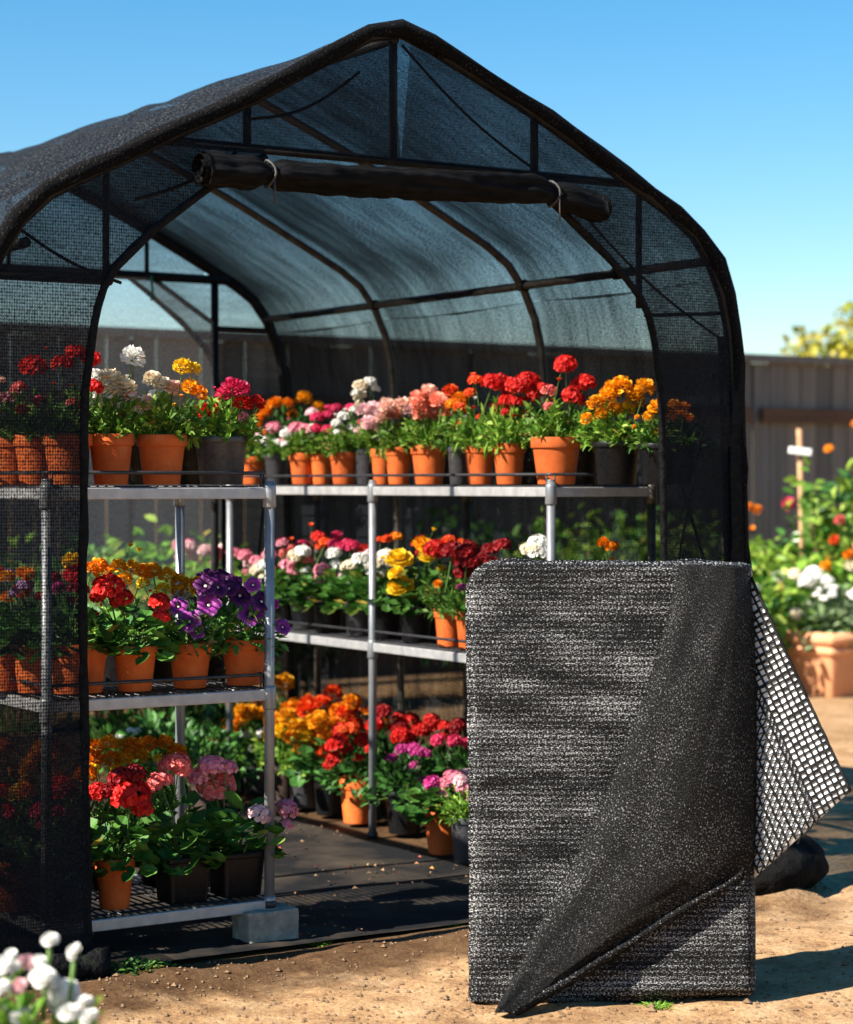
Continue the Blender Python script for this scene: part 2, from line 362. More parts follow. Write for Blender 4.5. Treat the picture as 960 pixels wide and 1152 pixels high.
FLO = {}
def flower_mesh(kind_, col, var=0):
    key = (kind_, col, var)
    if key in FLO: return FLO[key]
    rnd = random.Random(var*17 + len(kind_)*5 + len(col)); mb = MB()
    def petal(c, d, up, s, w=.45, cup=.15):
        put(mb, ([(0,0,0),(w*.7,.5,cup*.6),(w*.75,.85,cup),(0,1.0,cup*.7),(-w*.75,.85,cup),(-w*.7,.5,cup*.6),(0,.6,-.02)],
                 [(0,1,6),(1,2,6),(2,3,6),(3,4,6),(4,5,6),(5,0,6)]), basis(d, 0, up), s, c)
    if kind_ == 'umbel':
        n = 52
        for i in range(n):
            z = 1 - (i + .5) / n * 1.28; a = i * 2.39996 + rnd.uniform(-.2,.2); q = math.sqrt(max(0,1-z*z))
            d = Vector((q*math.cos(a), q*math.sin(a), z)); c = Vector((d.x*.84, d.y*.84, d.z*.62)) * rnd.uniform(.85,1.05)
            nrm = (d + rdir(rnd,-1,1)*.3).normalized(); t0 = nrm.orthogonal().normalized(); t1 = nrm.cross(t0)
            a0 = rnd.uniform(0, 6)
            for k in range(5):
                t = a0 + k * 2*PI/5; pd = t0*math.cos(t) + t1*math.sin(t) + nrm*.25
                petal(c, pd, nrm, rnd.uniform(.21,.29), .8, .12)
        L = 3.2
    elif kind_ == 'pom':
        n = 84
        for i in range(n):
            z = 1 - (i + .5) / n * 1.55; t = i * 2.39996; q = math.sqrt(max(0, 1 - z*z))
            d = Vector((q*math.cos(t), q*math.sin(t), z*.9)); dj = (d + rdir(rnd,-1,1)*.38).normalized()
            petal(d*rnd.uniform(.38,.55), dj, (Vector((0,0,1)) + rdir(rnd,-1,1)*.5).normalized() if z < .75 else rdir(rnd,-.3,.3), rnd.uniform(.40,.54), .62, rnd.uniform(.05,.35))
        L = 3.6
    elif kind_ == 'petunia':
        n, rings = 40, [(.05,-.55),(.16,-.28),(.32,-.05),(.6,.06),(.85,.05),(1.0,-.04)]
        vs = []; fs = []
        for ri, (r, z) in enumerate(rings):
            for k in range(n):
                t = 2*PI*k/n; lob = 1 + (.10*math.cos(5*t) if ri > 2 else 0)
                ruf = (.10*math.sin(15*t + var) + .05*math.sin(9*t)) * (r**2)
                vs.append((r*lob*math.cos(t), r*lob*math.sin(t), z + ruf))
        for i in range(len(rings)-1):
            for k in range(n): fs.append((i*n+k, i*n+(k+1)%n, (i+1)*n+(k+1)%n, (i+1)*n+k))
        mb.add(vs, fs, 0)
        o = [(.14*math.cos(k*PI/3), .14*math.sin(k*PI/3), -.12) for k in range(6)] + [(0,0,-.05)]
        mb.add(o, [(k,(k+1)%6,6) for k in range(6)], 2)
        L = 1.6
    elif kind_ == 'rose':
        for ring, (e, n, r0, s) in enumerate([(-10,7,.16,.88),(12,7,.18,.82),(35,6,.18,.72),(58,5,.14,.6),(78,4,.08,.5)]):
            for k in range(n):
                a = (k + rnd.uniform(-.2,.2)) * 2*PI/n + ring*.6; ee = R(e + rnd.uniform(-8,8))
                d = Vector((math.cos(a)*math.cos(ee), math.sin(a)*math.cos(ee), math.sin(ee)))
                petal(d*r0, d, Vector((0,0,1)) if e < 50 else Vector((-math.cos(a),-math.sin(a),.4)), s*rnd.uniform(.9,1.1), .8, rnd.uniform(.15,.4))
        L = 3.0
    elif kind_ == 'bud':
        for k in range(9):
            a = k*2.4; d = Vector((math.cos(a)*.5, math.sin(a)*.5, .9)); petal(Vector((0,0,-.3)), d, Vector((math.cos(a),math.sin(a),0)), 1.0, .5, .1)
        L = 5
    bx = rnd.uniform(-.25,.25); by = rnd.uniform(-.25,.25)
    mb.tube([(0,0,-.1 if kind_ != 'petunia' else -.5),(bx*.4,by*.4,-L*.5),(bx,by,-L)], [.06,.055,.06], 4, 1, False)
    mats = [M['petu_'+col] if kind_ == 'petunia' else M['fl_'+col], M['stalk'], M['fl_cream']]
    FLO[key] = mb.mesh('flower', mats, kind_ == 'petunia')
    return FLO[key]

def petunia_mat(name, edge, mid, throat):
    m, nt, out = mat(name); p = nd(nt, 'ShaderNodeBsdfPrincipled')
    tc = nd(nt, 'ShaderNodeTexCoord'); sx = nd(nt, 'ShaderNodeSeparateXYZ'); nt.links.new(tc.outputs['Object'], sx.inputs[0])
    cb = nd(nt, 'ShaderNodeCombineXYZ'); nt.links.new(sx.outputs[0], cb.inputs[0]); nt.links.new(sx.outputs[1], cb.inputs[1])
    ln = nd(nt, 'ShaderNodeVectorMath', operation='LENGTH'); nt.links.new(cb.outputs[0], ln.inputs[0])
    c = ramp(nt, ln.outputs['Value'], [(.10, throat), (.4, mid), (.8, mid), (1, edge)])
    nt.links.new(c, p.inputs['Base Color']); setv(p, {'Roughness': .5, 'Specular IOR Level': .25})
    t = nd(nt, 'ShaderNodeBsdfTranslucent'); nt.links.new(c, t.inputs[0])
    ms = nd(nt, 'ShaderNodeMixShader'); ms.inputs[0].default_value = .3
    nt.links.new(p.outputs[0], ms.inputs[1]); nt.links.new(t.outputs[0], ms.inputs[2]); nt.links.new(ms.outputs[0], out.inputs[0]); return m
M['petu_purple'] = petunia_mat('petunia_purple', (.46,.15,.42), (.27,.03,.25), (.04,.004,.06))
M['petu_violet'] = petunia_mat('petunia_violet', (.13,.016,.13), (.065,.006,.068), (.02,.002,.04))
M['petu_magenta'] = petunia_mat('petunia_magenta', (.5,.06,.3), (.4,.02,.2), (.1,.004,.05))

POT = {}
def pot_mesh(kind_):
    if kind_ in POT: return POT[kind_]
    mb = MB()
    if kind_ == 'terra':
        mb.lathe([(.35,0),(.36,.01),(.452,.76),(.462,.77),(.49,.775),(.497,.79),(.5,.985),(.492,1.0),(.45,1.0),(.445,.985),(.43,.8)], 36)
        m = M['terra']
    elif kind_ in ('black', 'grey'):
        mb.lathe([(.37,0),(.38,.015),(.455,.86),(.462,.87),(.492,.875),(.5,.89),(.5,.985),(.494,1),(.465,1),(.46,.98),(.44,.8)], 36)
        m = M['plastic'] if kind_ == 'black' else M['greyplastic']
    elif kind_ == 'square':
        mb.lathe([(.37,0),(.385,.02),(.44,.86),(.47,.875),(.48,.89),(.48,.985),(.47,1),(.445,1),(.44,.97),(.42,.8)], 40, sq=.8)
        m = M['plastic']
    elif kind_ == 'brown':
        mb.lathe([(.36,0),(.37,.01),(.46,.80),(.49,.815),(.5,.83),(.5,.985),(.49,1.0),(.45,1.0),(.43,.8)], 36)
        m = M['trough']
    POT[kind_] = mb.mesh('pot', m, True)
    me = POT[kind_]
    try:
        me.set_sharp_from_angle(angle=R(35))
    except Exception: pass
    return me
_s = MB(); _n = 20
_s.add([(0,0,.02)] + [(.445*math.cos(2*PI*k/_n), .445*math.sin(2*PI*k/_n), 0) for k in range(_n)], [(0, k+1, (k+1)%_n+1) for k in range(_n)])
SOIL = _s.mesh('soil', M['soil'])

GROUPS = {'LT':'potted flowers on the left rack, top shelf','LM':'potted flowers on the left rack, middle shelf','LB':'potted flowers on the left rack, bottom shelf',
          'RT':'potted flowers on the right rack, top shelf','RM':'potted flowers on the right rack, middle shelf','RG':'potted flowers on the ground along the right rack'}
KIND_CAT = 'potted plant'
PLANT_N = [0]
def plant(name, where, px, row, w, h, pot, fol, fsize, flowers, label, z=None, pos=None, extra=0):
    """w,h: pot rim width and height in photo pixels; fsize: foliage (radius, height) px; flowers: (kind,colour,dx,dy,size px radius)"""
    PLANT_N[0] += 1
    rnd = random.Random(PLANT_N[0] * 101)
    if pos is not None: X, Y = pos
    elif where[0] == 'L': Y = row; X = on_Y(px, Y)
    else: X = row; Y = on_X(px, X)
    if z is None: z = {'LT':1.257,'LM':.702,'LB':.122,'RT':1.257,'RM':.702,'RG':.012}[where]
    t = depth_of(X, Y); k = t / F_PX
    root = thing(name, label, KIND_CAT, (X, Y, z), 0, GROUPS.get(where))
    d, hh = w * k, h * k
    link('pot', pot_mesh(pot), root, (0,0,0), (0,0,rnd.uniform(0,6) if pot != 'square' else R(-4)), (d, d, hh))
    link('soil', SOIL, root, (0,0,hh*.88), None, (d, d, d))
    fr, fh = fsize[0]*k, fsize[1]*k
    flowers = list(flowers)
    if flowers and where in ('RT','RM','RG','LB'):
        for q in range(4 if where != 'LB' else 2):
            f0 = rnd.choice(flowers)
            if f0[0] in ('bud',): continue
            flowers.append((f0[0], f0[1], f0[2]+rnd.uniform(-15,15), max(10, f0[3]+rnd.uniform(-20,4)), f0[4]*rnd.uniform(.55,.95)))
    if flowers and where in ('LT','LM','RT'):
        for q in range(2): flowers.append(('bud', rnd.choice(flowers)[1], rnd.uniform(-.6,.6)*fsize[0], fsize[1]*rnd.uniform(.75,1.25), rnd.uniform(3,4.5)))
    link('foliage', foliage_mesh(fol, rnd.randrange(3)), root, (0,0,hh*.9), (0,0,rnd.uniform(0,6)), (fr, fr, fh))
    for (fk, fc, dx, dy, s) in flowers:
        r = s * k
        fwd = -rnd.uniform(.1, .7) * fr * (1 if fk == 'petunia' else .6) + (rnd.uniform(-.3,.3)*fr if fk != 'petunia' else 0)
        p = RIGHT * (dx * k) + FWD * fwd + Vector((0, 0, hh + dy * k))
        if fk == 'petunia': ax = (-FWD * .9 + RIGHT * (dx / 60 + rnd.uniform(-.3,.3)) + Vector((0,0,.55))).normalized()
        elif fk == 'rose': ax = (-FWD*.5 + RIGHT * (dx/70 + rnd.uniform(-.3,.3)) + Vector((0,0,.9))).normalized()
        else: ax = (RIGHT * (dx / 90 + rnd.uniform(-.2,.2)) - FWD * rnd.uniform(-.1,.45) + Vector((0,0,1))).normalized()
        q = Vector((0,0,1)).rotation_difference(ax)
        o = link('flower', flower_mesh(fk, fc, rnd.randrange(2)), root, p, (q.to_matrix() @ Matrix.Rotation(rnd.uniform(0,6),3,'Z')).to_euler(), r)
    return root

def spread(rnd, fk, cols, n, w, lo, hi, s):
    """n flower heads spread over the top of a plant, px offsets from the pot rim"""
    out = []
    for i in range(n):
        dx = (-1 + 2*(i+.5)/n) * w + rnd.uniform(-.25,.25) * w
        top = hi - (abs(dx)/max(w,1))**2 * (hi-lo)*.5
        out.append((fk, rnd.choice(cols), dx, lo + (top-lo)*rnd.random()**.7, s*rnd.uniform(.75,1.15)))
    return out
rs = random.Random(3)
def SP(*a): return spread(rs, *a)
# ------------------------------------------------------------------ LEFT RACK: top shelf (front row, then the rear row)
A1, B1 = .21, .44
plant('potted_geranium','LT',76,A1,56,57,'terra','fern',(40,62),[('umbel','red',12,90,13),('umbel','red',-3,78,14),('umbel','red',27,84,13),('pom','hotpink',-28,36,9),('umbel','coral',6,34,9),('bud','red',-22,95,4),('umbel','red',31,52,12)],
      'terracotta pot of tall red geraniums behind net, beside its dark edge, upper left rack')
plant('potted_geranium','LT',42,A1+.16,54,56,'terra','fern',(40,58),[('umbel','red',-2,76,17),('umbel','coral',-18,52,10),('umbel','orangered',-14,28,9)],
      'terracotta pot with one broad dark red bloom behind net, second along the top left shelf')
plant('potted_geranium','LT',13,A1+.30,50,54,'terra','fern',(38,52),[('umbel','pink',2,44,10),('umbel','pink',-10,42,10),('umbel','peach',-8,62,7),('umbel','palepink',-4,24,6)],
      'leftmost terracotta pot on the upper left rack, pink blooms seen through net')
plant('potted_geranium','LT',125,A1,52,57,'terra','bright',(40,64),[('pom','white',25,85,16),('pom','cream',0,58,17),('pom','cream',16,50,16),('pom','white',-8,46,13),('pom','palepink',22,42,10),('pom','white',-18,62,13)],
      'terracotta pot of creamy white blooms cut by the net edge on the upper left rack')
plant('potted_geranium','LT',182,A1,57,56,'terra','bright',(44,60),[('pom','cream',-10,62,12),('pom','cream',2,55,12),('pom','white',-6,44,8),('pom','peach',14,52,11),('pom','peach',-15,34,12),('pom','white',-20,28,10),('pom','yellow',26,75,12),('pom','yellow',37,73,10),('pom','amber',35,52,12),('pom','orange',44,46,11)],
      'terracotta pot of cream, peach and yellow flowers, middle of the upper left rack')
plant('potted_carnation','LT',249,A1,63,54,'grey','bright',(44,56),[('pom','hotpink',14,54,14),('pom','hotpink',26,52,11),('pom','hotpink',3,47,11),('pom','red',26,36,12),('pom','red',39,36,12),('rose','red',-17,28,13),('pom','pink',26,20,8),('bud','peach',-20,42,5)],
      'dark plastic pot of crimson carnations at the right end of the upper left rack')
plant('potted_greenery','LT',152,B1,54,50,'black','fern',(40,50),SP('bud',['cream','peach'],3,24,30,56,5),
      'black pot of fine green leaves behind the white blooms on the upper left rack')
plant('potted_greenery','LT',214,B1,54,50,'black','fern',(42,48),SP('bud',['orange','yellow'],4,24,30,52,5),
      'black pot of green stems behind the yellow blooms on the upper left rack')

# LEFT RACK: middle shelf
plant('potted_marigold','LM',6,A1+.18,52,56,'terra','geradark',(40,50),SP('pom',['orange','orangered'],4,22,38,80,10)+[('umbel','mauve',2,72,12)],
      'leftmost terracotta pot on the middle left shelf, rusty orange flowers behind net')
plant('potted_aster','LM',40,A1+.08,54,54,'terra','geradark',(42,52),[('umbel','mauve',-12,66,11),('umbel','mauve',-22,58,8),('pom','amber',-28,76,10),('pom','orange',-8,78,9),('umbel','red',6,52,9),('pom','orange',-16,80,8)],
      'terracotta pot of mauve and yellow flowers behind the dark post, middle left shelf')
plant('potted_zinnia','LM',80,A1,54,56,'terra','geradark',(42,50),[('pom','yellow',0,92,12),('umbel','red',4,78,14),('umbel','darkred',12,62,13),('umbel','magenta',-14,62,10),('umbel','darkred',-16,74,10),('pom','orange',24,84,10),('umbel','red',2,48,7)],
      'terracotta pot of dark red flowers with one yellow head behind the net, middle left shelf')
plant('potted_greenery','LM',100,A1,42,50,'terra','bright',(32,46),[('pom','orange',12,92,11),('umbel','red',18,62,15)],
      'narrow slice of a terracotta pot beside the black net edge on the middle left shelf')
plant('potted_geranium','LM',152,A1-.02,51,51,'terra','gera',(44,50),[('umbel','red',-28,66,19),('umbel','red',-14,52,15),('umbel','red',-38,56,13),('umbel','red',28,48,14),('umbel','red',33,34,11)],
      'terracotta pot of bright red geraniums on the middle left shelf')
plant('potted_petunia','LM',214,A1-.02,50,50,'terra','petu',(40,46),[('petunia','purple',1,26,14),('petunia','purple',22,44,14),('petunia','purple',-12,42,11),('petunia','purple',8,14,10),('petunia','violet',20,66,13),('petunia','violet',34,64,12)],
      'terracotta pot of purple petunias to the right of the red geraniums, middle left shelf')
plant('potted_petunia','LM',275,A1-.02,54,51,'terra','petu',(42,46),[('petunia','purple',9,30,16),('petunia','violet',-4,50,13),('petunia','violet',-16,58,11),('petunia','purple',11,62,10),('petunia','violet',22,44,12),('petunia','purple',44,14,10),('petunia','magenta',32,40,8)],
      'terracotta pot of petunias with one large open purple bloom, right end of middle shelf')
plant('potted_marigold','LM',136,B1,52,50,'black','fern',(44,58),[('pom','orange',-18,74,12),('pom','amber',0,80,11),('pom','amber',14,78,11),('pom','orange',26,74,11),('pom','amber',8,66,10),('bud','yellow',20,98,6),('bud','amber',14,104,5)],
      'black pot of orange marigolds behind the red geraniums on the middle left shelf')
plant('potted_marigold','LM',190,B1,52,50,'black','fern',(44,50),[('pom','amber',-16,72,12),('pom','amber',0,66,12),('pom','amber',14,60,11),('pom','amber',24,54,12),('pom','yellow',-4,52,10),('pom','yellow',-26,58,9),('pom','orange',34,58,10),('pom','amber',10,48,9)],
      'black pot of golden marigolds behind the purple petunias on the middle left shelf')
plant('potted_petunia','LM',246,B1,52,50,'black','dark',(42,52),[('petunia','violet',-12,62,12),('petunia','violet',4,60,13),('petunia','violet',18,56,11),('petunia','violet',-2,50,10)],
      'black pot of very dark violet petunias behind the purple ones on the middle left shelf')

# LEFT RACK: bottom shelf
plant('potted_geranium','LB',129,A1-.02,46,57,'terra','gera',(42,56),[('umbel','red',20,72,24),('umbel','red',-18,74,14),('umbel','red',32,58,14),('umbel','darkred',8,92,15),('umbel','darkred',26,96,14)],
      'small terracotta pot with broad red geranium heads on the bottom left shelf')
plant('potted_geranium','LB',205,A1-.02,60,52,'square','gera',(50,64),[('umbel','coral',-22,82,17),('umbel','coral',-2,104,15),('umbel','coral',-14,100,14),('bud','coral',-30,92,4)],
      'square black pot of coral geraniums in the middle of the bottom left shelf')
plant('potted_geranium','LB',265,A1-.02,60,50,'square','gera',(52,58),[('umbel','coral',-22,70,24),('umbel','pink',-26,96,16),('umbel','pink',-10,92,14),('umbel','palepink',28,42,15),('umbel','pink',57,44,14),('umbel','pink',58,28,8)],
      'square black pot of pink geraniums reaching past the silver post, bottom left shelf')
plant('potted_marigold','LB',125,B1,54,52,'black','fern',(46,70),[('pom','orange',-16,108,11),('pom','amber',0,114,11),('pom','amber',14,108,11),('pom','orange',26,110,12),('pom','orange',2,96,12),('pom','amber',16,96,11),('pom','orange',-18,94,11),('pom','amber',34,98,10),('pom','yellow',6,84,8),('pom','yellow',-18,84,8)],
      'black pot of orange marigolds behind the red geranium on the bottom left shelf')
plant('potted_marigold','LB',180,B1,54,52,'black','fern',(46,66),[('pom','orange',-12,106,12),('pom','orange',6,106,12),('pom','orange',20,96,13),('pom','yellow',-2,88,7),('pom','amber',-26,100,11)],
      'black pot of orange marigolds behind the coral geraniums on the bottom left shelf')
plant('potted_geranium','LB',64,A1,54,56,'black','geradark',(44,56),[('umbel','hotpink',-14,62,14),('umbel','red',4,86,16),('umbel','hotpink',6,56,13),('umbel','darkred',14,82,14)],
      'black pot of crimson geraniums behind net beside the dark post, bottom left shelf')
plant('potted_marigold','LB',18,A1+.1,52,56,'terra','geradark',(44,52),[('pom','yellow',2,74,15),('umbel','red',-14,78,12),('umbel','hotpink',-4,54,10),('pom','orange',14,80,12)],
      'terracotta pot with one yellow flower head behind the net, left end of the bottom shelf')
plant('potted_marigold','LB',66,B1,54,54,'black','fern',(46,70),SP('pom',['orange','amber'],9,34,70,120,11),
      'black pot of orange marigolds shaded behind net and dark post, bottom left shelf')
plant('potted_marigold','LB',24,B1+.1,54,54,'black','fern',(46,70),SP('pom',['orange','amber'],8,34,70,118,11),
      'leftmost pot of orange marigolds in the back row of the bottom left shelf, behind net')

# ------------------------------------------------------------------ RIGHT RACK: top shelf
A2, B2 = .90, 1.09
def T(name, px, row, w, h, pot, fol, fs, fl, label): return plant(name,'RT',px,row,w,h,pot,fol,fs,fl,label)
T('potted_geranium',626,A2-.02,58,53,'terra','bright',(42,54),[('umbel','red',10,82,14),('umbel','red',34,62,12),('umbel','red',19,44,15),('umbel','red',24,58,10),('bud','orangered',2,64,5),('umbel','coral',-8,52,10),('bud','cream',-26,20,4)],
  'largest terracotta pot of red geraniums, on the right rack above its corner post')
T('potted_geranium',573,A2,38,46,'terra','bright',(36,54),[('umbel','red',22,70,15),('umbel','red',6,64,14),('umbel','red',8,46,11),('umbel','red',36,60,12),('umbel','red',-4,48,9),('umbel','orangered',4,32,6)],
  'terracotta pot of red flowers just left of the largest pot, top right shelf')
T('potted_geranium',540,A2,36,46,'terra','bright',(34,50),[('umbel','red',14,66,15),('umbel','red',24,70,11),('bud','orangered',-8,76,6),('umbel','orangered',-6,70,9),('umbel','red',32,52,9)],
  'terracotta pot with orange buds and a red head, third from the corner post, top shelf')
T('potted_greenery',517,A2+.03,28,42,'grey','fern',(30,46),[('umbel','white',8,32,5),('umbel','orange',-8,48,9),('umbel','orangered',0,44,8)],
  'slim dark grey pot between two groups of terracotta pots on the top right shelf')
T('potted_carnation',483,A2,42,44,'terra','bright',(36,42),[('pom','salmon',-12,52,12),('pom','salmon',10,50,12),('pom','salmon',-2,42,13),('pom','peach',0,60,11),('pom','salmon',20,40,12),('pom','orange',34,50,11),('pom','orangered',24,60,10),('pom','orange',26,42,10)],
  'terracotta pot of salmon and orange carnations on the top right shelf')
T('potted_carnation',449,A2,32,42,'terra','bright',(34,40),[('pom','peach',-12,44,11),('pom','peach',4,46,12),('pom','salmon',-6,36,10),('pom','palepink',14,40,11),('pom','palepink',-20,40,10)],
  'terracotta pot of pale peach carnations on the top right shelf, left of the salmon ones')
T('potted_carnation',430,A2+.04,26,40,'terra','bright',(30,40),[('pom','palepink',-8,44,11),('pom','peach',6,48,11),('pom','palepink',-14,28,11),('umbel','white',2,18,6)],
  'narrow terracotta pot of pale pink carnations above the second silver post, top right shelf')
T('potted_stock',412,A2+.05,26,40,'grey','fern',(30,50),[('umbel','cream',-6,70,9),('umbel','white',4,74,9),('umbel','white',-10,62,7),('umbel','palepink',6,40,8)],
  'dark grey pot with one tall white flower rising above the others, top right shelf')
T('potted_stock',387,A2,33,36,'terra','bright',(34,38),[('umbel','white',-8,32,7),('umbel','white',10,28,8),('umbel','white',0,40,8),('umbel','hotpink',8,50,7),('umbel','palepink',18,24,7)],
  'terracotta pot of small white flowers right of the hot pink blooms, top right shelf')
T('potted_stock',362,A2+.04,26,35,'terra','bright',(30,38),[('umbel','hotpink',-4,40,9),('umbel','hotpink',8,42,9),('umbel','hotpink',18,50,8),('umbel','white',-10,28,7)],
  'small terracotta pot of hot pink flowers on the top right shelf')
T('potted_stock',340,A2,30,35,'terra','bright',(30,34),[('umbel','pink',-6,28,10),('umbel','pink',6,26,9),('umbel','palepink',12,44,9),('umbel','white',-18,22,7)],
  "terracotta pot of pink stock next to the left rack's silver post, top right shelf")
T('potted_stock',312,A2+.03,30,33,'grey','fern',(32,34),[('umbel','pink',-4,30,10),('umbel','white',10,26,8),('umbel','white',-14,16,6),('umbel','white',2,14,6)],
  "grey pot of pink and white flowers behind the left rack's right end, top shelf")
T('potted_stock',284,A2,28,31,'terra','fern',(30,30),[('umbel','white',8,20,6),('umbel','palepink',-4,26,6)],
  'terracotta pot half hidden behind the dark pot of crimson carnations, far top right shelf')
T('potted_marigold',332,B2+.03,34,36,'black','dark',(40,52),[('pom','orange',-32,44,9),('pom','orange',-20,54,9),('pom','orange',-8,54,9),('pom','amber',10,60,11),('pom','amber',26,50,9),('pom','orange',-40,36,8)],
  'tall orange marigolds at the back of the top right shelf, beyond small pink flowers')
T('potted_marigold',694,A2+.06,56,48,'black','bright',(44,46),[('pom','amber',-24,42,12),('pom','amber',-12,50,12),('pom','amber',4,62,14),('pom','amber',20,46,13),('pom','amber',30,60,13),('pom','amber',-2,36,11),('pom','yellow',12,36,11),('pom','amber',-18,30,10)],
  'black pot of golden marigolds on the top right shelf, right of the large red geraniums')
T('potted_marigold',742,A2+.10,50,46,'black','fern',(40,42),[('pom','amber',-4,40,11),('pom','amber',16,42,9),('pom','orange',28,40,8),('pom','amber',-12,30,8)],
  'black pot of golden marigolds crossed by the net edge, top right shelf')
T('potted_greenery',655,B2-.02,42,44,'black','fern',(38,44),[('umbel','red',-4,66,10),('bud','cream',8,40,4)],
  'black pot of green leaves tucked behind the largest terracotta pot on the top right shelf')
T('potted_geranium',598,B2,40,44,'black','dark',(38,54),[('umbel','red',4,58,11),('umbel','red',-16,64,11)],
  'back row black pot of red geraniums between two front terracotta pots, top right shelf')
T('potted_greenery',505,B2,34,40,'black','dark',(36,44),[('umbel','orangered',10,54,9)],
  'back row black pot of dark leaves behind the salmon carnations, top right shelf')
T('potted_marigold',765,B2+.02,42,42,'black','dark',(36,36),SP('pom',['orange','amber'],4,18,22,40,8),
  'dim pot of orange marigolds wholly behind net, right end of top right shelf')

# RIGHT RACK: middle shelf
def Mi(name, px, row, w, h, pot, fol, fs, fl, label): return plant(name,'RM',px,row,w,h,pot,fol,fs,fl,label)
Mi('potted_pansy',505,A2-.02,34,42,'terra','fern',(38,46),[('umbel','red',-16,68,14),('umbel','red',4,64,14),('umbel','darkred',20,66,15),('umbel','orangered',0,76,10),('pom','orange',-12,28,6),('umbel','magenta',18,24,7),('umbel','red',14,54,12)],
   'terracotta pot of deep red flowers on the middle right shelf beside the folded shade cloth')
Mi('potted_pansy',528,A2-.02,32,42,'terra','fern',(36,44),[('umbel','darkred',-6,66,15),('umbel','darkred',8,58,14),('umbel','magenta',-8,26,8)],
   'terracotta pot of dark maroon flowers partly hidden by the folded shade cloth, middle right shelf')
Mi('potted_ranunculus',468,A2,40,42,'black','gera',(38,44),[('rose','yellow',-19,50,15),('rose','yellow',-17,20,15),('rose','amber',8,66,12),('rose','yellow',12,54,10),('rose','yellow',22,58,9),('rose','yellow',-22,36,9),('bud','yellow',20,84,5),('bud','yellow',-36,52,5)],
   'black pot of large yellow flowers on the middle right shelf')
Mi('potted_geranium',434,A2,38,40,'black','gera',(36,42),[('umbel','white',0,52,12),('umbel','cream',-10,44,11),('umbel','white',10,44,11),('umbel','orangered',2,72,7),('umbel','orange',12,74,8)],
   'black pot of white geraniums just left of the yellow flowers, middle right shelf')
Mi('potted_geranium',405,A2,38,38,'grey','gera',(36,40),[('umbel','white',2,46,13),('umbel','cream',-12,40,10),('umbel','palepink',12,52,10),('umbel','white',14,40,9),('umbel','hotpink',-8,62,9)],
   'dark pot of full white geranium heads left of the second silver post, middle right shelf')
Mi('potted_geranium',370,A2,38,36,'black','gera',(36,38),[('umbel','palepink',16,26,9),('umbel','pink',-8,34,10),('umbel','pink',-8,24,9),('umbel','white',6,52,10),('umbel','hotpink',8,62,10),('umbel','hotpink',22,62,9)],
   'black pot of pink and hot pink geraniums on the middle right shelf')
Mi('potted_geranium',343,A2+.02,36,36,'greybrown' if False else 'grey','gera',(34,38),[('umbel','white',-2,50,11),('umbel','cream',-10,46,10),('umbel','red',16,66,10),('umbel','orangered',24,60,9),('umbel','coral',4,40,8),('bud','orangered',8,80,5)],
   'grey pot of white flowers topped with red heads, middle right shelf')
Mi('potted_geranium',322,A2,34,34,'black','gera',(32,34),[('umbel','pink',2,36,10),('umbel','pink',8,26,9),('umbel','salmon',-4,18,8),('umbel','pink',-4,60,8),('bud','orangered',6,64,5)],
   "black pot of rosy pink geraniums right behind the left rack's silver post, middle shelf")
Mi('potted_geranium',296,A2,32,32,'black','bright',(34,32),[('umbel','white',2,34,10),('umbel','cream',-8,28,9),('umbel','pink',8,46,9)],
   'pot of white and pink geraniums beyond the last purple petunia, far middle right shelf')
Mi('potted_geranium',268,A2+.02,30,30,'black','bright',(32,32),[('umbel','pink',-6,46,9),('umbel','pink',8,44,9),('umbel','palepink',14,34,9)],
   'pot of pink geraniums showing above the dark violet petunias, far middle right shelf')
Mi('potted_geranium',238,A2+.02,30,30,'black','bright',(32,32),[('umbel','palepink',-6,46,9),('umbel','pink',6,44,9),('umbel','palepink',14,48,8)],
   'pot of pale pink geraniums blurred above the golden marigolds, far middle right shelf')
Mi('potted_geranium',206,A2+.02,30,30,'black','bright',(32,32),[('umbel','pink',-4,48,9),('umbel','palepink',8,46,9)],
   'farthest pot of pink geraniums on the right rack, seen through the left rack')
Mi('potted_geranium',560,A2,40,42,'black','gera',(36,40),[('umbel','darkred',4,76,12),('umbel','darkred',-8,72,11)],
   'pot with a maroon flower just peeping above the folded shade cloth near its left end')
Mi('potted_geranium',603,A2-.02,44,46,'black','gera',(38,40),[('umbel','white',2,80,14),('umbel','cream',-8,74,11)],
   'white flower head in a pot peeping above the folded cloth beside the corner post')
Mi('potted_geranium',676,A2+.1,44,46,'black','gera',(36,40),[('pom','orange',2,84,8)],
   'pot with a single orange bloom peeping above the folded shade cloth')
Mi('potted_greenery',390,B2,38,36,'black','dark',(38,46),SP('umbel',['hotpink','red'],4,24,46,70,9),
   'back row pot of hot pink geraniums on the middle right shelf behind the white ones')
Mi('potted_greenery',485,B2,40,38,'black','dark',(40,48),SP('umbel',['red','darkred'],3,24,50,72,10),
   'back row pot of dark leaves and red heads behind the large yellow flowers')
Mi('potted_geranium',330,B2,34,34,'black','dark',(36,44),SP('umbel',['coral','hotpink'],3,20,44,64,9),
   'back row pot of coral flowers on the middle right shelf near the left rack')

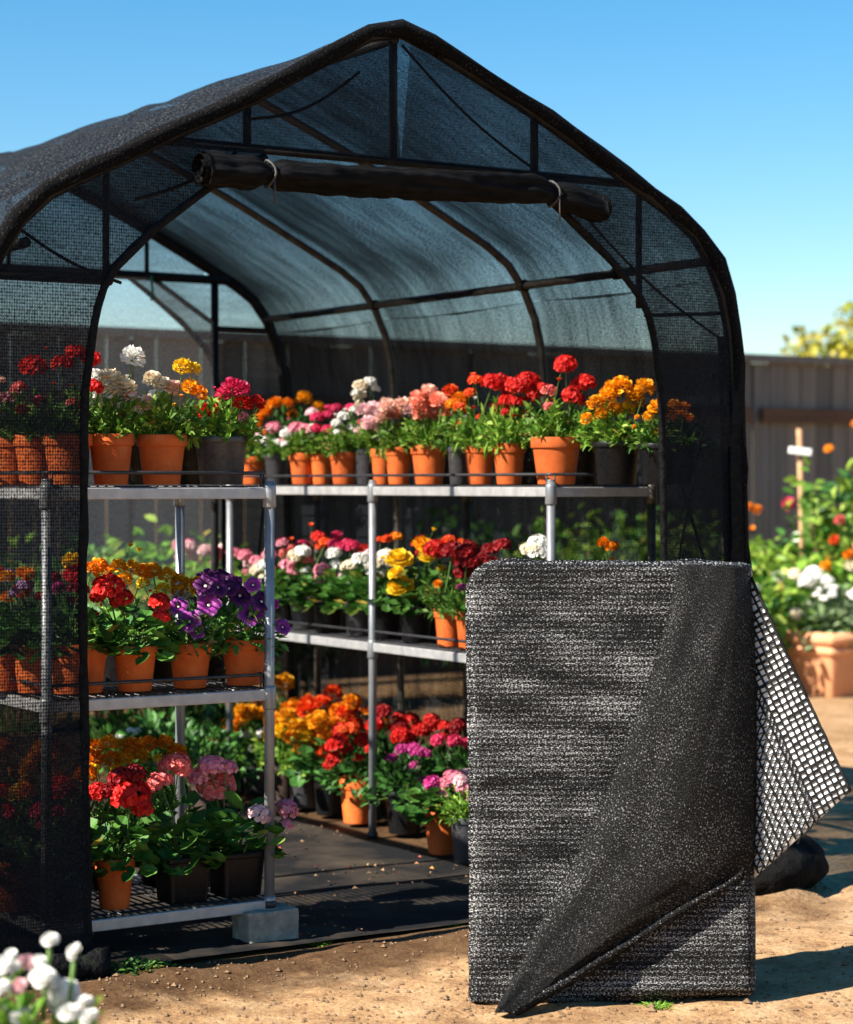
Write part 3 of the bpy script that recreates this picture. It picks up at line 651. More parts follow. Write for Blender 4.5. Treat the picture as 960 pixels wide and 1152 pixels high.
# ------------------------------------------------------------------ along the right rack, on the ground
def G(name, px, row, w, h, pot, fol, fs, fl, label): return plant(name,'RG',px,row,w,h,pot,fol,fs,fl,label)
G('potted_verbena',498,.80,44,48,'terra','gera',(40,40),[('umbel','magenta',-12,32,11),('umbel','pink',2,30,10),('umbel','magenta',-4,22,10),('umbel','pink',18,38,11),('umbel','palepink',26,40,9)],
  'terracotta pot of pink verbena on the ground beside the folded shade cloth')
G('potted_verbena',526,.78,40,50,'grey','bright',(36,40),[('umbel','pink',-2,36,9),('umbel','palepink',-8,42,9)],
  'grey pot with pale green leaves on the ground, half hidden by the folded shade cloth')
G('potted_verbena',455,.92,46,48,'black','dark',(44,46),[('umbel','magenta',-14,36,9),('umbel','magenta',10,46,10),('umbel','magenta',-2,46,9),('umbel','magenta',18,44,9)],
  'black pot of magenta verbena on the ground just right of the second silver post')
G('potted_geranium',402,.90,42,50,'terra','dark',(44,44),[('umbel','red',-22,40,14),('umbel','red',-16,52,13),('umbel','red',-24,24,11),('umbel','red',8,42,12),('umbel','orangered',-6,56,11),('umbel','red',16,34,8)],
  'terracotta pot of scarlet geraniums on the ground left of the second silver post')
G('potted_marigold',372,.92,42,48,'black','geradark',(40,44),[('pom','orange',-6,44,11),('pom','orange',6,52,11),('pom','orangered',-4,24,10),('pom','amber',-14,56,12),('pom','orange',12,40,10)],
  'black pot of orange marigolds on the ground left of the scarlet geraniums')
G('potted_marigold',343,.93,38,44,'grey','bright',(38,42),[('pom','amber',-8,48,12),('pom','amber',8,50,12),('pom','yellow',0,38,11),('pom','orange',-14,34,11),('pom','orange',14,34,10),('pom','amber',18,58,11),('pom','orange',6,22,9)],
  'grey pot of golden marigolds on the ground in full sun right of the left rack')
G('potted_marigold',318,.95,38,42,'brown','bright',(38,42),[('pom','amber',-10,46,12),('pom','amber',6,52,12),('pom','yellow',-2,36,12),('pom','amber',12,38,11),('pom','yellow',-14,30,10)],
  "brown pot of yellow marigolds on the ground directly behind the left rack's post")
G('potted_marigold',290,.97,38,40,'grey','bright',(40,40),[('pom','orange',-20,40,11),('pom','amber',-8,50,12),('pom','amber',6,48,11),('umbel','white',8,26,10),('umbel','white',-12,24,7),('pom','orange',-28,28,10),('pom','amber',-16,54,9)],
  'grey pot of orange marigolds with small white flowers on the ground')
G('potted_marigold',262,.99,36,38,'grey','bright',(38,40),[('pom','orange',-6,30,11),('pom','amber',4,40,11),('pom','orange',-12,18,9),('pom','amber',12,46,10)],
  'farthest pot of orange marigolds on the ground, seen between the left rack shelves')
for i, (px, cols, lab) in enumerate([
   (362, ['orange','orangered'], 'back row pot of burnt orange marigolds under the right rack, beyond the golden ones'),
   (405, ['orange','orangered'], 'back row pot of orange marigolds under the right rack behind the scarlet geraniums'),
   (445, ['red','darkred'], 'back row pot of red flowers under the right rack behind the magenta verbena'),
   (485, ['darkred','red'], 'back row pot of maroon flowers under the right rack behind the pink verbena'),
   (522, ['darkred','hotpink'], 'back row pot of crimson flowers under the right rack beside the folded cloth'),
   (315, ['orange','amber'], 'back row pot of orange marigolds under the right rack behind the silver post')]):
    G('potted_marigold' if i in (0,1,5) else 'potted_geranium', px, 1.12, 44, 48, 'black', 'dark', (46, 52), SP('pom' if i in (0,1,5) else 'umbel', cols, 7, 32, 36, 74, 11), lab)
# leafy pots on the ground at the far end, seen under the left rack
for (px, t, pot, s, lab, fl) in [
   (232, 8.3, 'brown', 46, 'brown pot of dark green leaves on the ground beyond the left rack', []),
   (180, 8.6, 'black', 46, 'leafy green pot plant on the ground seen between the left rack shelves', [('umbel','white',-30,30,7)]),
   (142, 8.7, 'grey', 44, 'pale leafy pot plant on the ground at the far left of the aisle', []),
   (262, 8.9, 'black', 42, 'leafy pot plant on the ground in the shade beside the silver post', [('pom','orange',-8,30,6)]),
   (205, 9.0, 'black', 44, 'farthest leafy pot plant on the ground at the back of the shade house', [])]:
    x, y = at_depth(px, t)
    plant('potted_greenery', 'RG', px, 0, s, 44, pot, 'dark' if s != 44 else 'petu', (50, 60), fl, lab, z=.012, pos=(x, y))['group'] = 'leafy pots at the far end of the aisle'
# ------------------------------------------------------------------ SHADE HOUSE
PROF = [(1.285,0),(1.275,.5),(1.264,1.04),(1.25,1.45),(1.238,1.70),(1.203,1.85),(1.149,1.955),(1.061,2.052),(.87,2.155),(.66,2.262),(.474,2.352),(.24,2.452),(.07,2.522),(0,2.536)]
def smooth_profile(n):
    P = [Vector((x, z)) for x, z in PROF]; 
    def low(p):   # the left slope has settled a little
        s = max(0, min(1, (p.x-.08)/.36)); f = max(0, min(1, (p.y-1.55)/.3)); return Vector((-p.x, p.y - .058*s*s*(3-2*s)*f))
    P = P + [low(p) for p in P[-2::-1]]
    out = []   # Catmull-Rom, then even steps
    for i in range(len(P)-1):
        p0, p1, p2, p3 = P[max(i-1,0)], P[i], P[i+1], P[min(i+2,len(P)-1)]
        for k in range(12):
            t = k/12
            out.append(.5*((2*p1) + (p2-p0)*t + (2*p0-5*p1+4*p2-p3)*t*t + (-p0+3*p1-3*p2+p3)*t**3))
    out.append(P[-1])
    L = [0]
    for a, b in zip(out, out[1:]): L.append(L[-1] + (b-a).length)
    res = []; j = 0
    for k in range(n+1):
        s = L[-1]*k/n
        while j < len(L)-2 and L[j+1] < s: j += 1
        u = (s-L[j])/max(L[j+1]-L[j],1e-9); res.append(out[j].lerp(out[j+1], min(u,1)))
    return res, L[-1]
ARC, ALEN = smooth_profile(120)
HOOPS = [0.0, .98, 1.97, 2.86]
LEN = HOOPS[-1]
def z_prof(x):
    if abs(x) < .012: return 2.536
    seg = ARC[:61] if x > 0 else ARC[60:]
    best = 0
    for a, b in zip(seg, seg[1:]):
        lo, hi = min(a.x, b.x), max(a.x, b.x)
        if lo <= x <= hi: best = max(best, max(a.y,b.y) if hi-lo < 1e-6 else a.y + (b.y-a.y)*(x-a.x)/(b.x-a.x))
    return best

house = thing('shade_house', 'black shade cloth tunnel over a hooped frame, with a rolled up front door', 'shade house')
for i, y in enumerate(HOOPS):
    m = MB(); ins = .024 if 0 < i < 3 else .008
    pts = []
    for k, p in enumerate(ARC[::2]):
        q = Vector((p.x, p.y)); c = Vector((0, 1.3)); d = (q - c).normalized()
        pts.append((q.x - d.x*ins, y, max(q.y - d.y*ins, 0)))
    m.tube(pts, .0145 if 0 < i < 3 else .02, 8)
    m.build('hoop', M['hoop_inner'] if 0 < i < 3 else M['hoop'], house, True)

# roof and side cloth: one sheet sagging between hoops, unseen left side left open to let sun in
def sag(y):
    for a, b in zip(HOOPS, HOOPS[1:]):
        if a <= y <= b: return math.sin(PI*(y-a)/(b-a))
    return 0
NY = 90
def cloth_grid(arc, s0, name, mname, depth):
    mb = MB(); mb.uv = []; n = len(arc)
    for j in range(NY+1):
        y = LEN*j/NY - .012*(1 if j == 0 else 0)
        sg = sag(min(max(y,0),LEN))
        for i, p in enumerate(arc):
            a, b = arc[max(i-1,0)], arc[min(i+1,n-1)]
            tx, tz = (b.x-a.x), (b.y-a.y); l = math.hypot(tx,tz) or 1
            nx, nz = tz/l, -tx/l
            if nx*p.x + nz*(p.y-1.3) < 0: nx, nz = -nx, -nz
            w = noise.noise(Vector((i*.055, y*2.2, 4)))*.009 + noise.noise(Vector((i*.16 + y*4.5, y*1.6 - i*.05, 9)))*.009*sg
            dd = -depth*sg*(.55 if p.y < 1.7 else min(1, .12+abs(p.x)*1.6)) + w*sg**.5 + .006
            mb.v.append((p.x + nx*dd, y, max(p.y + nz*dd, .01))); mb.uv.append((s0 + i*ALEN/120, y))
    for j in range(NY):
        for i in range(n-1):
            a = j*n + i; mb.f.append((a, a+1, a+n+1, a+n)); mb.m.append(0)
    return mb.build(name, M[mname], house, True)
iL = next(i for i in range(60, 121) if ARC[i].y < 1.86)     # left eave
iR = next(i for i in range(0, 60) if ARC[i].y > 1.86)       # right eave
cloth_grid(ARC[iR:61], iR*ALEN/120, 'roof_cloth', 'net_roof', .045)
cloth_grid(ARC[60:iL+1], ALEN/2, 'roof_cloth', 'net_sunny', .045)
cloth_grid(ARC[:iR+1], 0, 'side_cloth', 'net_wall', .03)
iS = next(i for i in range(60, 121) if ARC[i].y < .5)
cloth_grid(ARC[iS:], iS*ALEN/120, 'added_side_skirt', 'net_wall', .02)  # unseen low skirt added to shade the lower left shelf
m = MB(); pe = ARC[iL]
m.tube([(pe.x-.02, LEN*k/30, 1.63 - .012*sag(LEN*k/30)) for k in range(31)], .034, 10, jit=.25)
m.build('unseen_side_roll', M['blackcloth'], house, True)  # unseen roll, added where the left side is opened for the sun

def arc_edge(z):
    for a, b in zip(ARC[:61], ARC[1:61]):
        if a.y <= z <= b.y: return a.x + (b.x-a.x)*(z-a.y)/max(b.y-a.y,1e-6)
    return ARC[0].x
# front edge binding
m = MB(); pts = [(p.x*1.002, -.012, p.y+.002) for p in ARC[::2]]
m.tube(pts, [.022 + .006*noise.noise(Vector((k*.7,1,2))) for k in range(len(pts))], 10, jit=.5)
m.build('edge_binding', M['trimcloth'], house, True)
m = MB(); pts = [(p.x*1.002, LEN+.012, p.y+.002) for p in ARC[::2]]
m.tube(pts, .02, 8, jit=.4); m.build('edge_binding', M['blackcloth'], house, True)
# right hand corner: doubled cloth wrapped round the corner upright
m = MB()
for k in range(22):
    z = 1.72*k/21
    xo = arc_edge(z) + .004
    w = (.050 + .010*noise.noise(Vector((0,z*2.2,5)))) * min(1, .25 + (1.72-z)*2.2)
    m.v += [(xo-w, -.022, z),(xo+.006, -.034, z),(xo+.010, .05, z),(xo-.02, .055, z)]
for k in range(21):
    for q in range(3): a = k*4+q; m.f.append((a, a+1, a+5, a+4)); m.m.append(0)
o = m.build('corner_wrap', M['blackcloth'], house, True)
# purlins and eave bars
for (x, z, mt, r) in [(1.135,1.945,'hoop_inner',.0145),(-1.10,1.87,'hoop',.0145),(0,2.505,'hoop',.014)]:
    m = MB(); m.tube([(x,0,z),(x,LEN,z)], r, 8); o = m.build('purlin', M[mt], house, True)
    if x > 1:
        for y in HOOPS[1:3] + [.45]:
            c = MB(); c.tube([(x,y-.016,z),(x,y+.016,z)], r*1.45, 10); c.build('clamp', M['hoop'], o, True)
# gable frames
def gable(y, zc, front):
    m = MB(); m.tube([(-.94 if not front else -.70,y,zc),(.86 if front else .98,y,zc)], .0125 if front else .019, 8); m.build('crossbar', M['hoop'], house, True)
    for x in ((0,-.463,.487) if front else (0,.592,-.592)):
        m = MB(); m.tube([(x,y,zc),(x,y,z_prof(x)-.01)], .0125 if front else .01, 8); m.build('gable_post', M['hoop'], house, True)
gable(.012, 2.163, True); gable(LEN-.012, 2.10, False)
for x in (.876, -.876):
    m = MB(); m.tube([(x,.012,z_prof(x)-.01),(x,.012,1.79)], .010, 8); m.build('gable_post', M['hoop'], house, True)
m = MB(); m.tube([(-1.235,.014,1.79),(-.86,.014,1.79)], .0165, 8); m.build('eave_bar', M['hoop'], house, True)
m = MB(); m.tube([(1.235,.014,1.79),(.9,.014,1.77)], .006, 8); m.build('eave_bar', M['hoop'], house, True)
for x in (.9, -.9):
    m = MB(); m.tube([(x,LEN-.012,0),(x,LEN-.012,2.10)], .017, 8); m.build('rear_post', M['hoop'], house, True)
    m = MB(); m.tube([(x,LEN-.012,1.90),(math.copysign(1.14,x),LEN-.012,1.90)], .011, 8); m.build('rear_bar', M['hoop'], house, True)
    m = MB(); m.tube([(x,LEN-.012,1.915),(math.copysign(.62,x),LEN-.012,2.09)], .011, 8); m.build('rear_brace', M['hoop'], house, True)
# sagging cords of the front gable
def cord(name, a, b, s, r=.0045, n=14):
    a, b = Vector(a), Vector(b); m = MB()
    m.tube([a.lerp(b, k/n) - Vector((0,0,s*math.sin(PI*k/n))) for k in range(n+1)], r, 6); return m.build(name, M['blackcloth'], house, True)
cord('cord', (.02,-.004,2.49), (.47,-.004,2.18), .025)
cord('cord', (-.12,-.004,2.40), (-.46,-.004,2.24), .035)
cord('cord', (-1.16,-.004,1.93), (-.84,-.004,1.78), .02)
cord('cord', (.55,-.004,2.15), (1.20,-.004,1.70), .04)
cord('cord', (-.50,-.004,2.15), (-.80,-.004,2.00), .02)
cord('cord', (1.03,-.004,1.25), (1.21,-.004,.75), -.02, .006); cord('cord', (1.0,-.004,.95), (1.16,-.004,1.6), -.02, .004)
cord('cord', (1.12,LEN-.05,1.3), (1.0,LEN-.05,.1), .0, .006)

# front cloth: gable above the crossbar, and a panel either side of the doorway
OPEN = [(.935,0),(.945,.5),(.952,1.0),(.945,1.5),(.915,1.70),(.88,1.80),(.77,1.91),(.65,2.00),(.54,2.08),(.42,2.14)]
def open_x(z):
    for (x0,z0),(x1,z1) in zip(OPEN, OPEN[1:]):
        if z0 <= z <= z1: return x0 + (x1-x0)*(z-z0)/(z1-z0)
    return .42
def arc_x(z, sgn=1):
    z = min(z, 2.46); seg = ARC[:61] if sgn > 0 else ARC[120:59:-1]
    for a, b in zip(seg, seg[1:]):
        if min(a.y,b.y) <= z <= max(a.y,b.y): return abs(a.x + (b.x-a.x)*(z-a.y)/max(abs(b.y-a.y),1e-6)*(1 if b.y >= a.y else -1))
    return 0
def panel(sgn, y, name, mname, nz=70, nx=16, ztop=2.165, wr=1.0):
    mb = MB(); mb.uv = []
    for j in range(nz+1):
        z = .02 + (ztop-.02)*j/nz
        xa, xb = open_x(z), max(arc_x(z,sgn)-.008, open_x(z)+.004)
        for i in range(nx+1):
            u = i/nx; x = xa + (xb-xa)*u
            f = math.sin(PI*u)
            w = (.018*noise.noise(Vector((x*5*sgn+3, z*1.7, y+2))) + .010*noise.noise(Vector((x*16, z*3.5, y)))) * wr * (.3+.7*f)
            mb.v.append((x*sgn, y + w, z)); mb.uv.append((x, z))
    for j in range(nz):
        for i in range(nx):
            a = j*(nx+1)+i; mb.f.append((a,a+1,a+nx+2,a+nx+1)); mb.m.append(0)
    o = mb.build(name, M[mname], house, True)
    e = MB(); n = 40
    e.tube([(sgn*open_x(.0+2.14*k/n), y-.004, .0+2.14*k/n) for k in range(n+1)], [.0115+.004*noise.noise(Vector((k*.5,sgn,y))) for k in range(n+1)], 8, jit=.4)
    e.build('hem', M['blackcloth'], o, True); return o
def gable_cloth(y, name, zc, mname):
    mb = MB(); mb.uv = []; nx, nz = 44, 12
    for i in range(nx+1):
        x0 = -.69 if zc > 2.12 else -.80; x = x0 + (.86-x0)*i/nx; zt = max(z_prof(x)-.006, zc+.004)
        for j in range(nz+1):
            z = zc + (zt-zc)*j/nz
            mb.v.append((x, y + .01*noise.noise(Vector((x*6,z*6,y))), z)); mb.uv.append((x,z))
    for i in range(nx):
        for j in range(nz):
            a = i*(nz+1)+j; mb.f.append((a,a+nz+1,a+nz+2,a+1)); mb.m.append(0)
    return mb.build(name, M[mname], house, True)
gable_cloth(-.008, 'gable_cloth', 2.163, 'net_front')
panel(-1, -.010, 'front_cloth_panel', 'net_panel'); panel(1, -.010, 'front_cloth_panel', 'net_panel')
dl = MB(); dl.uv = []  # extra net layer added to darken the left panel's foot
for j in range(17):
    z = .015 + .62*j/16
    for i in range(17):
        u = i/16; x = -(open_x(z)+.006 + (arc_x(z,-1)-.012-open_x(z))*u); w = .022*noise.noise(Vector((x*9, z*3, 5))) + .01*noise.noise(Vector((x*25, z*4, 6)))
        dl.v.append((x, -.034 + w*.6, z + .03*noise.noise(Vector((x*6,0,2)))*(j/16))); dl.uv.append((x,z))
for j in range(16):
    for i in range(16): q=j*17+i; dl.f.append((q,q+1,q+18,q+17)); dl.m.append(0)
dl.build('added_dark_layer', M['net_panel'], house, True)
gable_cloth(LEN+.004, 'gable_cloth', 2.10, 'net_wall')
panel(1, LEN+.006, 'rear_cloth_panel', 'net_wall', ztop=2.10); panel(-1, LEN+.006, 'rear_cloth_panel', 'net_wall', ztop=2.10)
# dark skirt added across the rear doorway's foot to keep the inside dark
mb = MB(); mb.uv = []
for i in range(41):
    x = -.9 + 1.8*i/40
    for j in range(9):
        z = .012 + .60*j/8; mb.v.append((x, LEN-.04 + .02*noise.noise(Vector((x*5,z*2,7))), z)); mb.uv.append((x,z))
for i in range(40):
    for j in range(8): q=i*9+j; mb.f.append((q,q+9,q+10,q+1)); mb.m.append(0)
mb.build('added_rear_skirt', M['net_panel'], house, True)
mb = MB(); mb.uv = []
for i in range(25):
    x = -.885 + 1.77*i/24
    for j in range(25):
        zt = 2.09 - max(0,(abs(x)-.62))*.62; z = .60 + (zt-.60)*j/24
        mb.v.append((x, LEN-.03 + .012*noise.noise(Vector((x*4,z*2,3))), z)); mb.uv.append((x,z))
for i in range(24):
    for j in range(24): q=i*25+j; mb.f.append((q,q+25,q+26,q+1)); mb.m.append(0)
mb.build('rear_fly_screen', M['fly_net'], house, True)
# bunched hem lying along the foot of the left front panel
m = MB(); m.tube([(-1.45+.55*k/16, -.045+.02*noise.noise(Vector((k*.6,3,1))), .035+.012*noise.noise(Vector((k*.5,8,1)))) for k in range(17)], [.042+.02*noise.noise(Vector((k*.7,1,1))) for k in range(17)], 12, jit=.6)
m.build('bunched_hem', M['blackcloth'], house, True)
# rolled-up door cloth with two ties
m = MB(); pts = []; rr = []; n = 90
for k in range(n+1):
    u = k/n; x = -.635 + 1.295*u
    z = 2.080 + .040*u - .006*math.sin(PI*u) - (max(0,u-.80)/.20)**1.2*.055
    r = .045 + .008*noise.noise(Vector((u*23,7,2))) + .006*noise.noise(Vector((u*9,2,2)))
    for c in (.145, .865): r *= 1 - .36*math.exp(-((u-c)/.020)**2)
    if u < .10: r *= 1.05
    pts.append((x, -.075 + .006*noise.noise(Vector((u*6,5,1))), z)); rr.append(r)
NA = 36
for k in range(n+1):
    x, y, z = pts[k]
    for q in range(NA):
        t = 2*PI*q/NA; fold = .10*math.sin(3*t + x*5 + 2*noise.noise(Vector((x*2,1,1)))) + .07*math.sin(7*t - x*7 + 3*noise.noise(Vector((x*3,t*.5,2)))) + .10*noise.noise(Vector((x*7, math.cos(t)*2, math.sin(t)*2)))
        r = rr[k]*(.97+fold); m.v.append((x, y+math.cos(t)*r, z+math.sin(t)*r*.94))
for k in range(n):
    for q in range(NA): m.f.append((k*NA+q,k*NA+(q+1)%NA,(k+1)*NA+(q+1)%NA,(k+1)*NA+q)); m.m.append(0)
m.f.append(tuple(range(NA))); m.f.append(tuple(n*NA+q for q in range(NA-1,-1,-1))); m.m += [0,0]
roll = m.build('rolled_door_cloth', M['rollcloth'], house, True)
# loose spiral edge at either open end
for sx, x, z in ((-1, -.635, 2.080), (1, .662, 2.067)):
    e = MB(); pr = []
    for k in range(26):
        a = k*.5; q = .047 - .0013*k; pr.append((math.cos(a)*q, math.sin(a)*q))
    vs = []
    for (a, b) in pr: vs += [(x - sx*.03, -.075+a, z+b), (x + sx*.016, -.075+a, z+b)]
    e.add(vs, [(2*k,2*k+1,2*k+3,2*k+2) for k in range(25)]); e.build('roll_end', M['trimcloth'], roll, True)
for u, mt in ((.145,'cord'),(.865,'cord')):
    x = -.635+1.295*u; c = MB(); zt = 2.080+.040*u-.006*math.sin(PI*u)-(max(0,u-.8)/.2)**1.2*.055
    c.tube([(x+.006*math.sin(k), -.075+.037*math.cos(k*PI/8), zt+.037*math.sin(k*PI/8)) for k in range(17)], .0036, 6)
    c.tube([(x,-.115,zt-.02),(x-.004,-.122,zt-.05),(x-.002,-.12,zt-.085)], .0028, 6)
    c.build('tie', M[mt], roll, True)
m = MB(); m.tube([(.60,LEN-.035,2.10),(.605,LEN-.04,2.04),(.60,LEN-.038,2.0)], .006, 6); m.build('tie', M['tie_green'], house, True)

# ------------------------------------------------------------------ WIRE RACKS
def rack(name, label, x0, x1, y0, y1, posts, tiers, aisle):
    root = thing(name, label, 'plant rack', (x0, y0, 0)); T0 = Vector((x0, y0, 0))
    def B(mb, nm, mt, par=root, smooth=True):
        mb.v = [(v[0]-T0.x, v[1]-T0.y, v[2]-T0.z) for v in mb.v]; return mb.build(nm, M[mt], par, smooth)
    for (x, y, zb) in posts:
        m = MB(); m.tube([(x,y,zb),(x,y,tiers[-1]+.012)], .0142, 14); m.tube([(x,y,tiers[-1]+.0125),(x,y,tiers[-1]+.017)], .013, 12)
        p = B(m, 'post', 'hoop_inner' if x > 1.1 else 'galv')
        for z in tiers:
            c = MB(); c.tube([(x,y,z-.062),(x,y,z-.058),(x,y,z-.004),(x,y,z+.004)], [.0168,.0188,.018,.016], 14); B(c, 'collar', 'hoop_inner' if x > 1.1 else 'galv', p)
        f = MB(); f.tube([(x,y,zb),(x,y,zb+.02)], .019, 12); B(f, 'foot', 'darksteel', p)
    for z in tiers:
        m = MB(); lt = .017
        a, b = x0+.012, x1-.012; c, d = y0+.012, y1-.012; h0, h1 = z-.037, z-.006
        m.box((x0, y0-.004, h0), (x1, y0+lt-.004, h1)); m.box((x0, y1-lt, h0), (x1, y1, h1))
        m.box((x0-.004, y0+lt-.003, h0), (x0+lt-.004, y1-lt-.001, h1)); m.box((x1-lt, y0+lt-.003, h0), (x1, y1-lt-.001, h1))
        s = B(m, 'shelf_frame', 'lip', smooth=False)
        bv = s.modifiers.new('bevel', 'BEVEL'); bv.width = .003; bv.segments = 2
        w = MB(); n = int((y1-y0)/.026) if (y1-y0) > (x1-x0) else int((x1-x0)/.024)
        for k in range(1, n):
            if (y1-y0) > (x1-x0): y = y0+(y1-y0)*k/n; w.tube([(x0,y,z-.003),(x1,y,z-.003)], .0024, 5)
            else: x = x0+(x1-x0)*k/n; w.tube([(x,y0,z-.003),(x,y1,z-.003)], .0024, 5)
        for q in (.25,.5,.75):
            if (y1-y0) > (x1-x0): x = x0+(x1-x0)*q; w.tube([(x,y0,z-.008),(x,y1,z-.008)], .003, 5)
            else: y = y0+(y1-y0)*q; w.tube([(x0,y,z-.008),(x1,y,z-.008)], .003, 5)
        B(w, 'wire_deck', 'darksteel', s)
        r = MB(); zr = z+.034
        if z > .3:
            path = [(x0+.02,y1-.02,zr),(x0+.006,y1-.04,zr),(x0+.006,y0+.03,zr),(x0+.02,y0+.006,zr),(x1-.03,y0+.006,zr),(x1-.014,y0+.02,zr),(x1-.014,y1-.03,zr)]
            r.tube(path, .0048, 8)
            for p in path[1:-1]: r.tube([(p[0],p[1],z-.004),(p[0],p[1],zr)], .003, 6)
            B(r, 'rail', 'darksteel', s)
    return root
LX0, LX1, LY0, LY1 = -1.005, -.340, .10, .66
rack('wire_rack', 'short galvanised three shelf rack on the left, standing on a concrete block', LX0, LX1, LY0, LY1,
     [(LX0+.004,LY0+.004,.0),(LX1-.004,LY0+.004,.092),(LX0+.004,LY1-.004,0),(LX1-.004,LY1-.004,0)], [.12,.70,1.255], 0)
RX0, RX1, RY0, RY1 = .80, 1.215, .36, 3.0
rack('wire_rack', 'long galvanised two shelf rack running back along the right side of the tunnel', RX0, RX1, RY0, RY1,
     [(RX0+.004,RY0+.004,0),(RX0+.004,1.44,0),(RX0+.004,2.53,0),(RX1-.008,RY0+.004,0),(RX1-.008,1.44,0),(RX1-.008,2.53,0)], [.70,1.255], 0)

bx, by = on_Y(299,.10), .125
m = MB(); m.box((-.074,-.068,-.03),(.082,.035,.091)); o = m.build('concrete_block', M['stone'], None, False, (bx,by,0))
tag(o, 'grey concrete block on the soil under the front post of the left rack', 'concrete block')
sb = o.modifiers.new('subdiv','SUBSURF'); sb.subdivision_type='SIMPLE'; sb.levels = 4; sb.render_levels = 4
bv = o.modifiers.new('bevel','BEVEL'); bv.width=.006; bv.segments=2; bv.limit_method='ANGLE'
tx = bpy.data.textures.new('rough','CLOUDS'); tx.noise_scale=.03
dm = o.modifiers.new('rough','DISPLACE'); dm.texture = tx; dm.strength=.008; dm.mid_level=.5; dm.texture_coords='LOCAL'

# sack of weight at the right foot of the tunnel
m = MB(); nu, nv = 40, 22
for j in range(nv+1):
    ph = -PI/2 + PI*j/nv
    for i in range(nu):
        t = 2*PI*i/nu; c = math.cos(ph)
        x, y, z = .21*c*math.cos(t), .14*c*math.sin(t), .085*math.sin(ph)
        f = 1 + .28*noise.noise(Vector((x*7+1,y*7,z*9))) + .16*abs(noise.noise(Vector((x*16,y*16,z*16)))) + .06*noise.noise(Vector((x*34,y*34,z*34)))
        m.v.append((x*f, y*f, max(.075 + z*f*(1.25-.9*x), 0)))
for j in range(nv):
    for i in range(nu): m.f.append((j*nu+i, j*nu+(i+1)%nu, (j+1)*nu+(i+1)%nu, (j+1)*nu+i)); m.m.append(0)
o = m.build('weight_sack', M['bag'], None, True, (1.33,-.06,.0), (0,0,.1)); tag(o, 'slumped black sack weighing down the right foot of the tunnel', 'sack')

# ------------------------------------------------------------------ FOLDED SHADE CLOTH standing in front
def cloth_mat():
    m, nt, out = mat('folded_cloth'); p = nd(nt,'ShaderNodeBsdfPrincipled')
    v = coords(nt,(1,1,1),'UV'); mp = nd(nt,'ShaderNodeMapping'); mp.inputs['Scale'].default_value=(1,1.9,1); nt.links.new(v, mp.inputs[0])
    f1 = tex(nt, mp.outputs[0], 195, 2, .6)
    wv = nd(nt,'ShaderNodeTexWave', wave_type='BANDS', bands_direction='Y'); setv(wv,{'Scale':23,'Distortion':1.4,'Detail':2,'Detail Scale':1.0}); nt.links.new(v, wv.inputs['Vector'])
    mb_ = nd(nt,'ShaderNodeMapping'); mb_.inputs['Scale'].default_value=(1.3,5,1); nt.links.new(v, mb_.inputs[0])
    b = tex(nt, mb_.outputs[0], 3.2, 5)
    a = nd(nt,'ShaderNodeMath',operation='MULTIPLY_ADD'); nt.links.new(wv.outputs['Fac'],a.inputs[0]); a.inputs[1].default_value=.075; nt.links.new(f1,a.inputs[2])
    a2 = nd(nt,'ShaderNodeMath',operation='MULTIPLY_ADD'); nt.links.new(b,a2.inputs[0]); a2.inputs[1].default_value=.36; nt.links.new(a.outputs[0],a2.inputs[2])
    nt.links.new(ramp(nt,a2.outputs[0],[(.69,(.002,.002,.002)),(.74,(.007,.007,.0075)),(.80,(.055,.055,.057)),(.87,(.38,.38,.38))]), p.inputs['Base Color'])
    setv(p,{'Roughness':.5,'Specular IOR Level':.12}); nt.links.new(bump(nt,a2.outputs[0],.9,.006), p.inputs['Normal'])
    nt.links.new(p.outputs[0],out.inputs[0]); return m
M['fold'] = cloth_mat()
def cloth_mat2():
    m, nt, out = mat('turned_cloth'); p = nd(nt,'ShaderNodeBsdfPrincipled')
    v = coords(nt,(1,1,1),'UV'); mp = nd(nt,'ShaderNodeMapping'); mp.inputs['Scale'].default_value=(1,1,1); nt.links.new(v, mp.inputs[0])
    f1 = tex(nt, mp.outputs[0], 215, 2, .6); b = tex(nt, v, 7, 3)
    a2 = nd(nt,'ShaderNodeMath',operation='MULTIPLY_ADD'); nt.links.new(b,a2.inputs[0]); a2.inputs[1].default_value=.22; nt.links.new(f1,a2.inputs[2])
    nt.links.new(ramp(nt,a2.outputs[0],[(.62,(.002,.002,.002)),(.665,(.006,.006,.0065)),(.725,(.034,.034,.035)),(.80,(.26,.26,.26))]), p.inputs['Base Color'])
    setv(p,{'Roughness':.5,'Specular IOR Level':.12}); nt.links.new(bump(nt,a2.outputs[0],.9,.006), p.inputs['Normal'])
    nt.links.new(p.outputs[0],out.inputs[0]); return m
M['fold2'] = cloth_mat2()
M['liner'] = simple('white_liner', (.78,.78,.77), (.84,.84,.83), .7, 0, 20, 0)
DN = 5.31; KN = DN/F_PX
nx_, ny_ = at_depth(687, DN)
pack = thing('folded_shade_cloth', 'folded pack of black knitted shade cloth standing on the soil with one corner turned over', 'shade cloth', (nx_, ny_, 0), -TH)
def L(px, py, d=0.0):   # photo point on the pack's face -> local coordinates; d = towards the viewer
    q = (DN-d)/DN
    return Vector(((px-480)*KN*q - 207*KN, -d, CAM.z + (HOR-py)*KN*q))
def lerp(a,b,t): return a+(b-a)*t
def pw(tbl, t):
    for (a,va),(b,vb) in zip(tbl,tbl[1:]):
        if a<=t<=b:
            s=(t-a)/(b-a); return va+(vb-va)*s
    return tbl[-1][1]
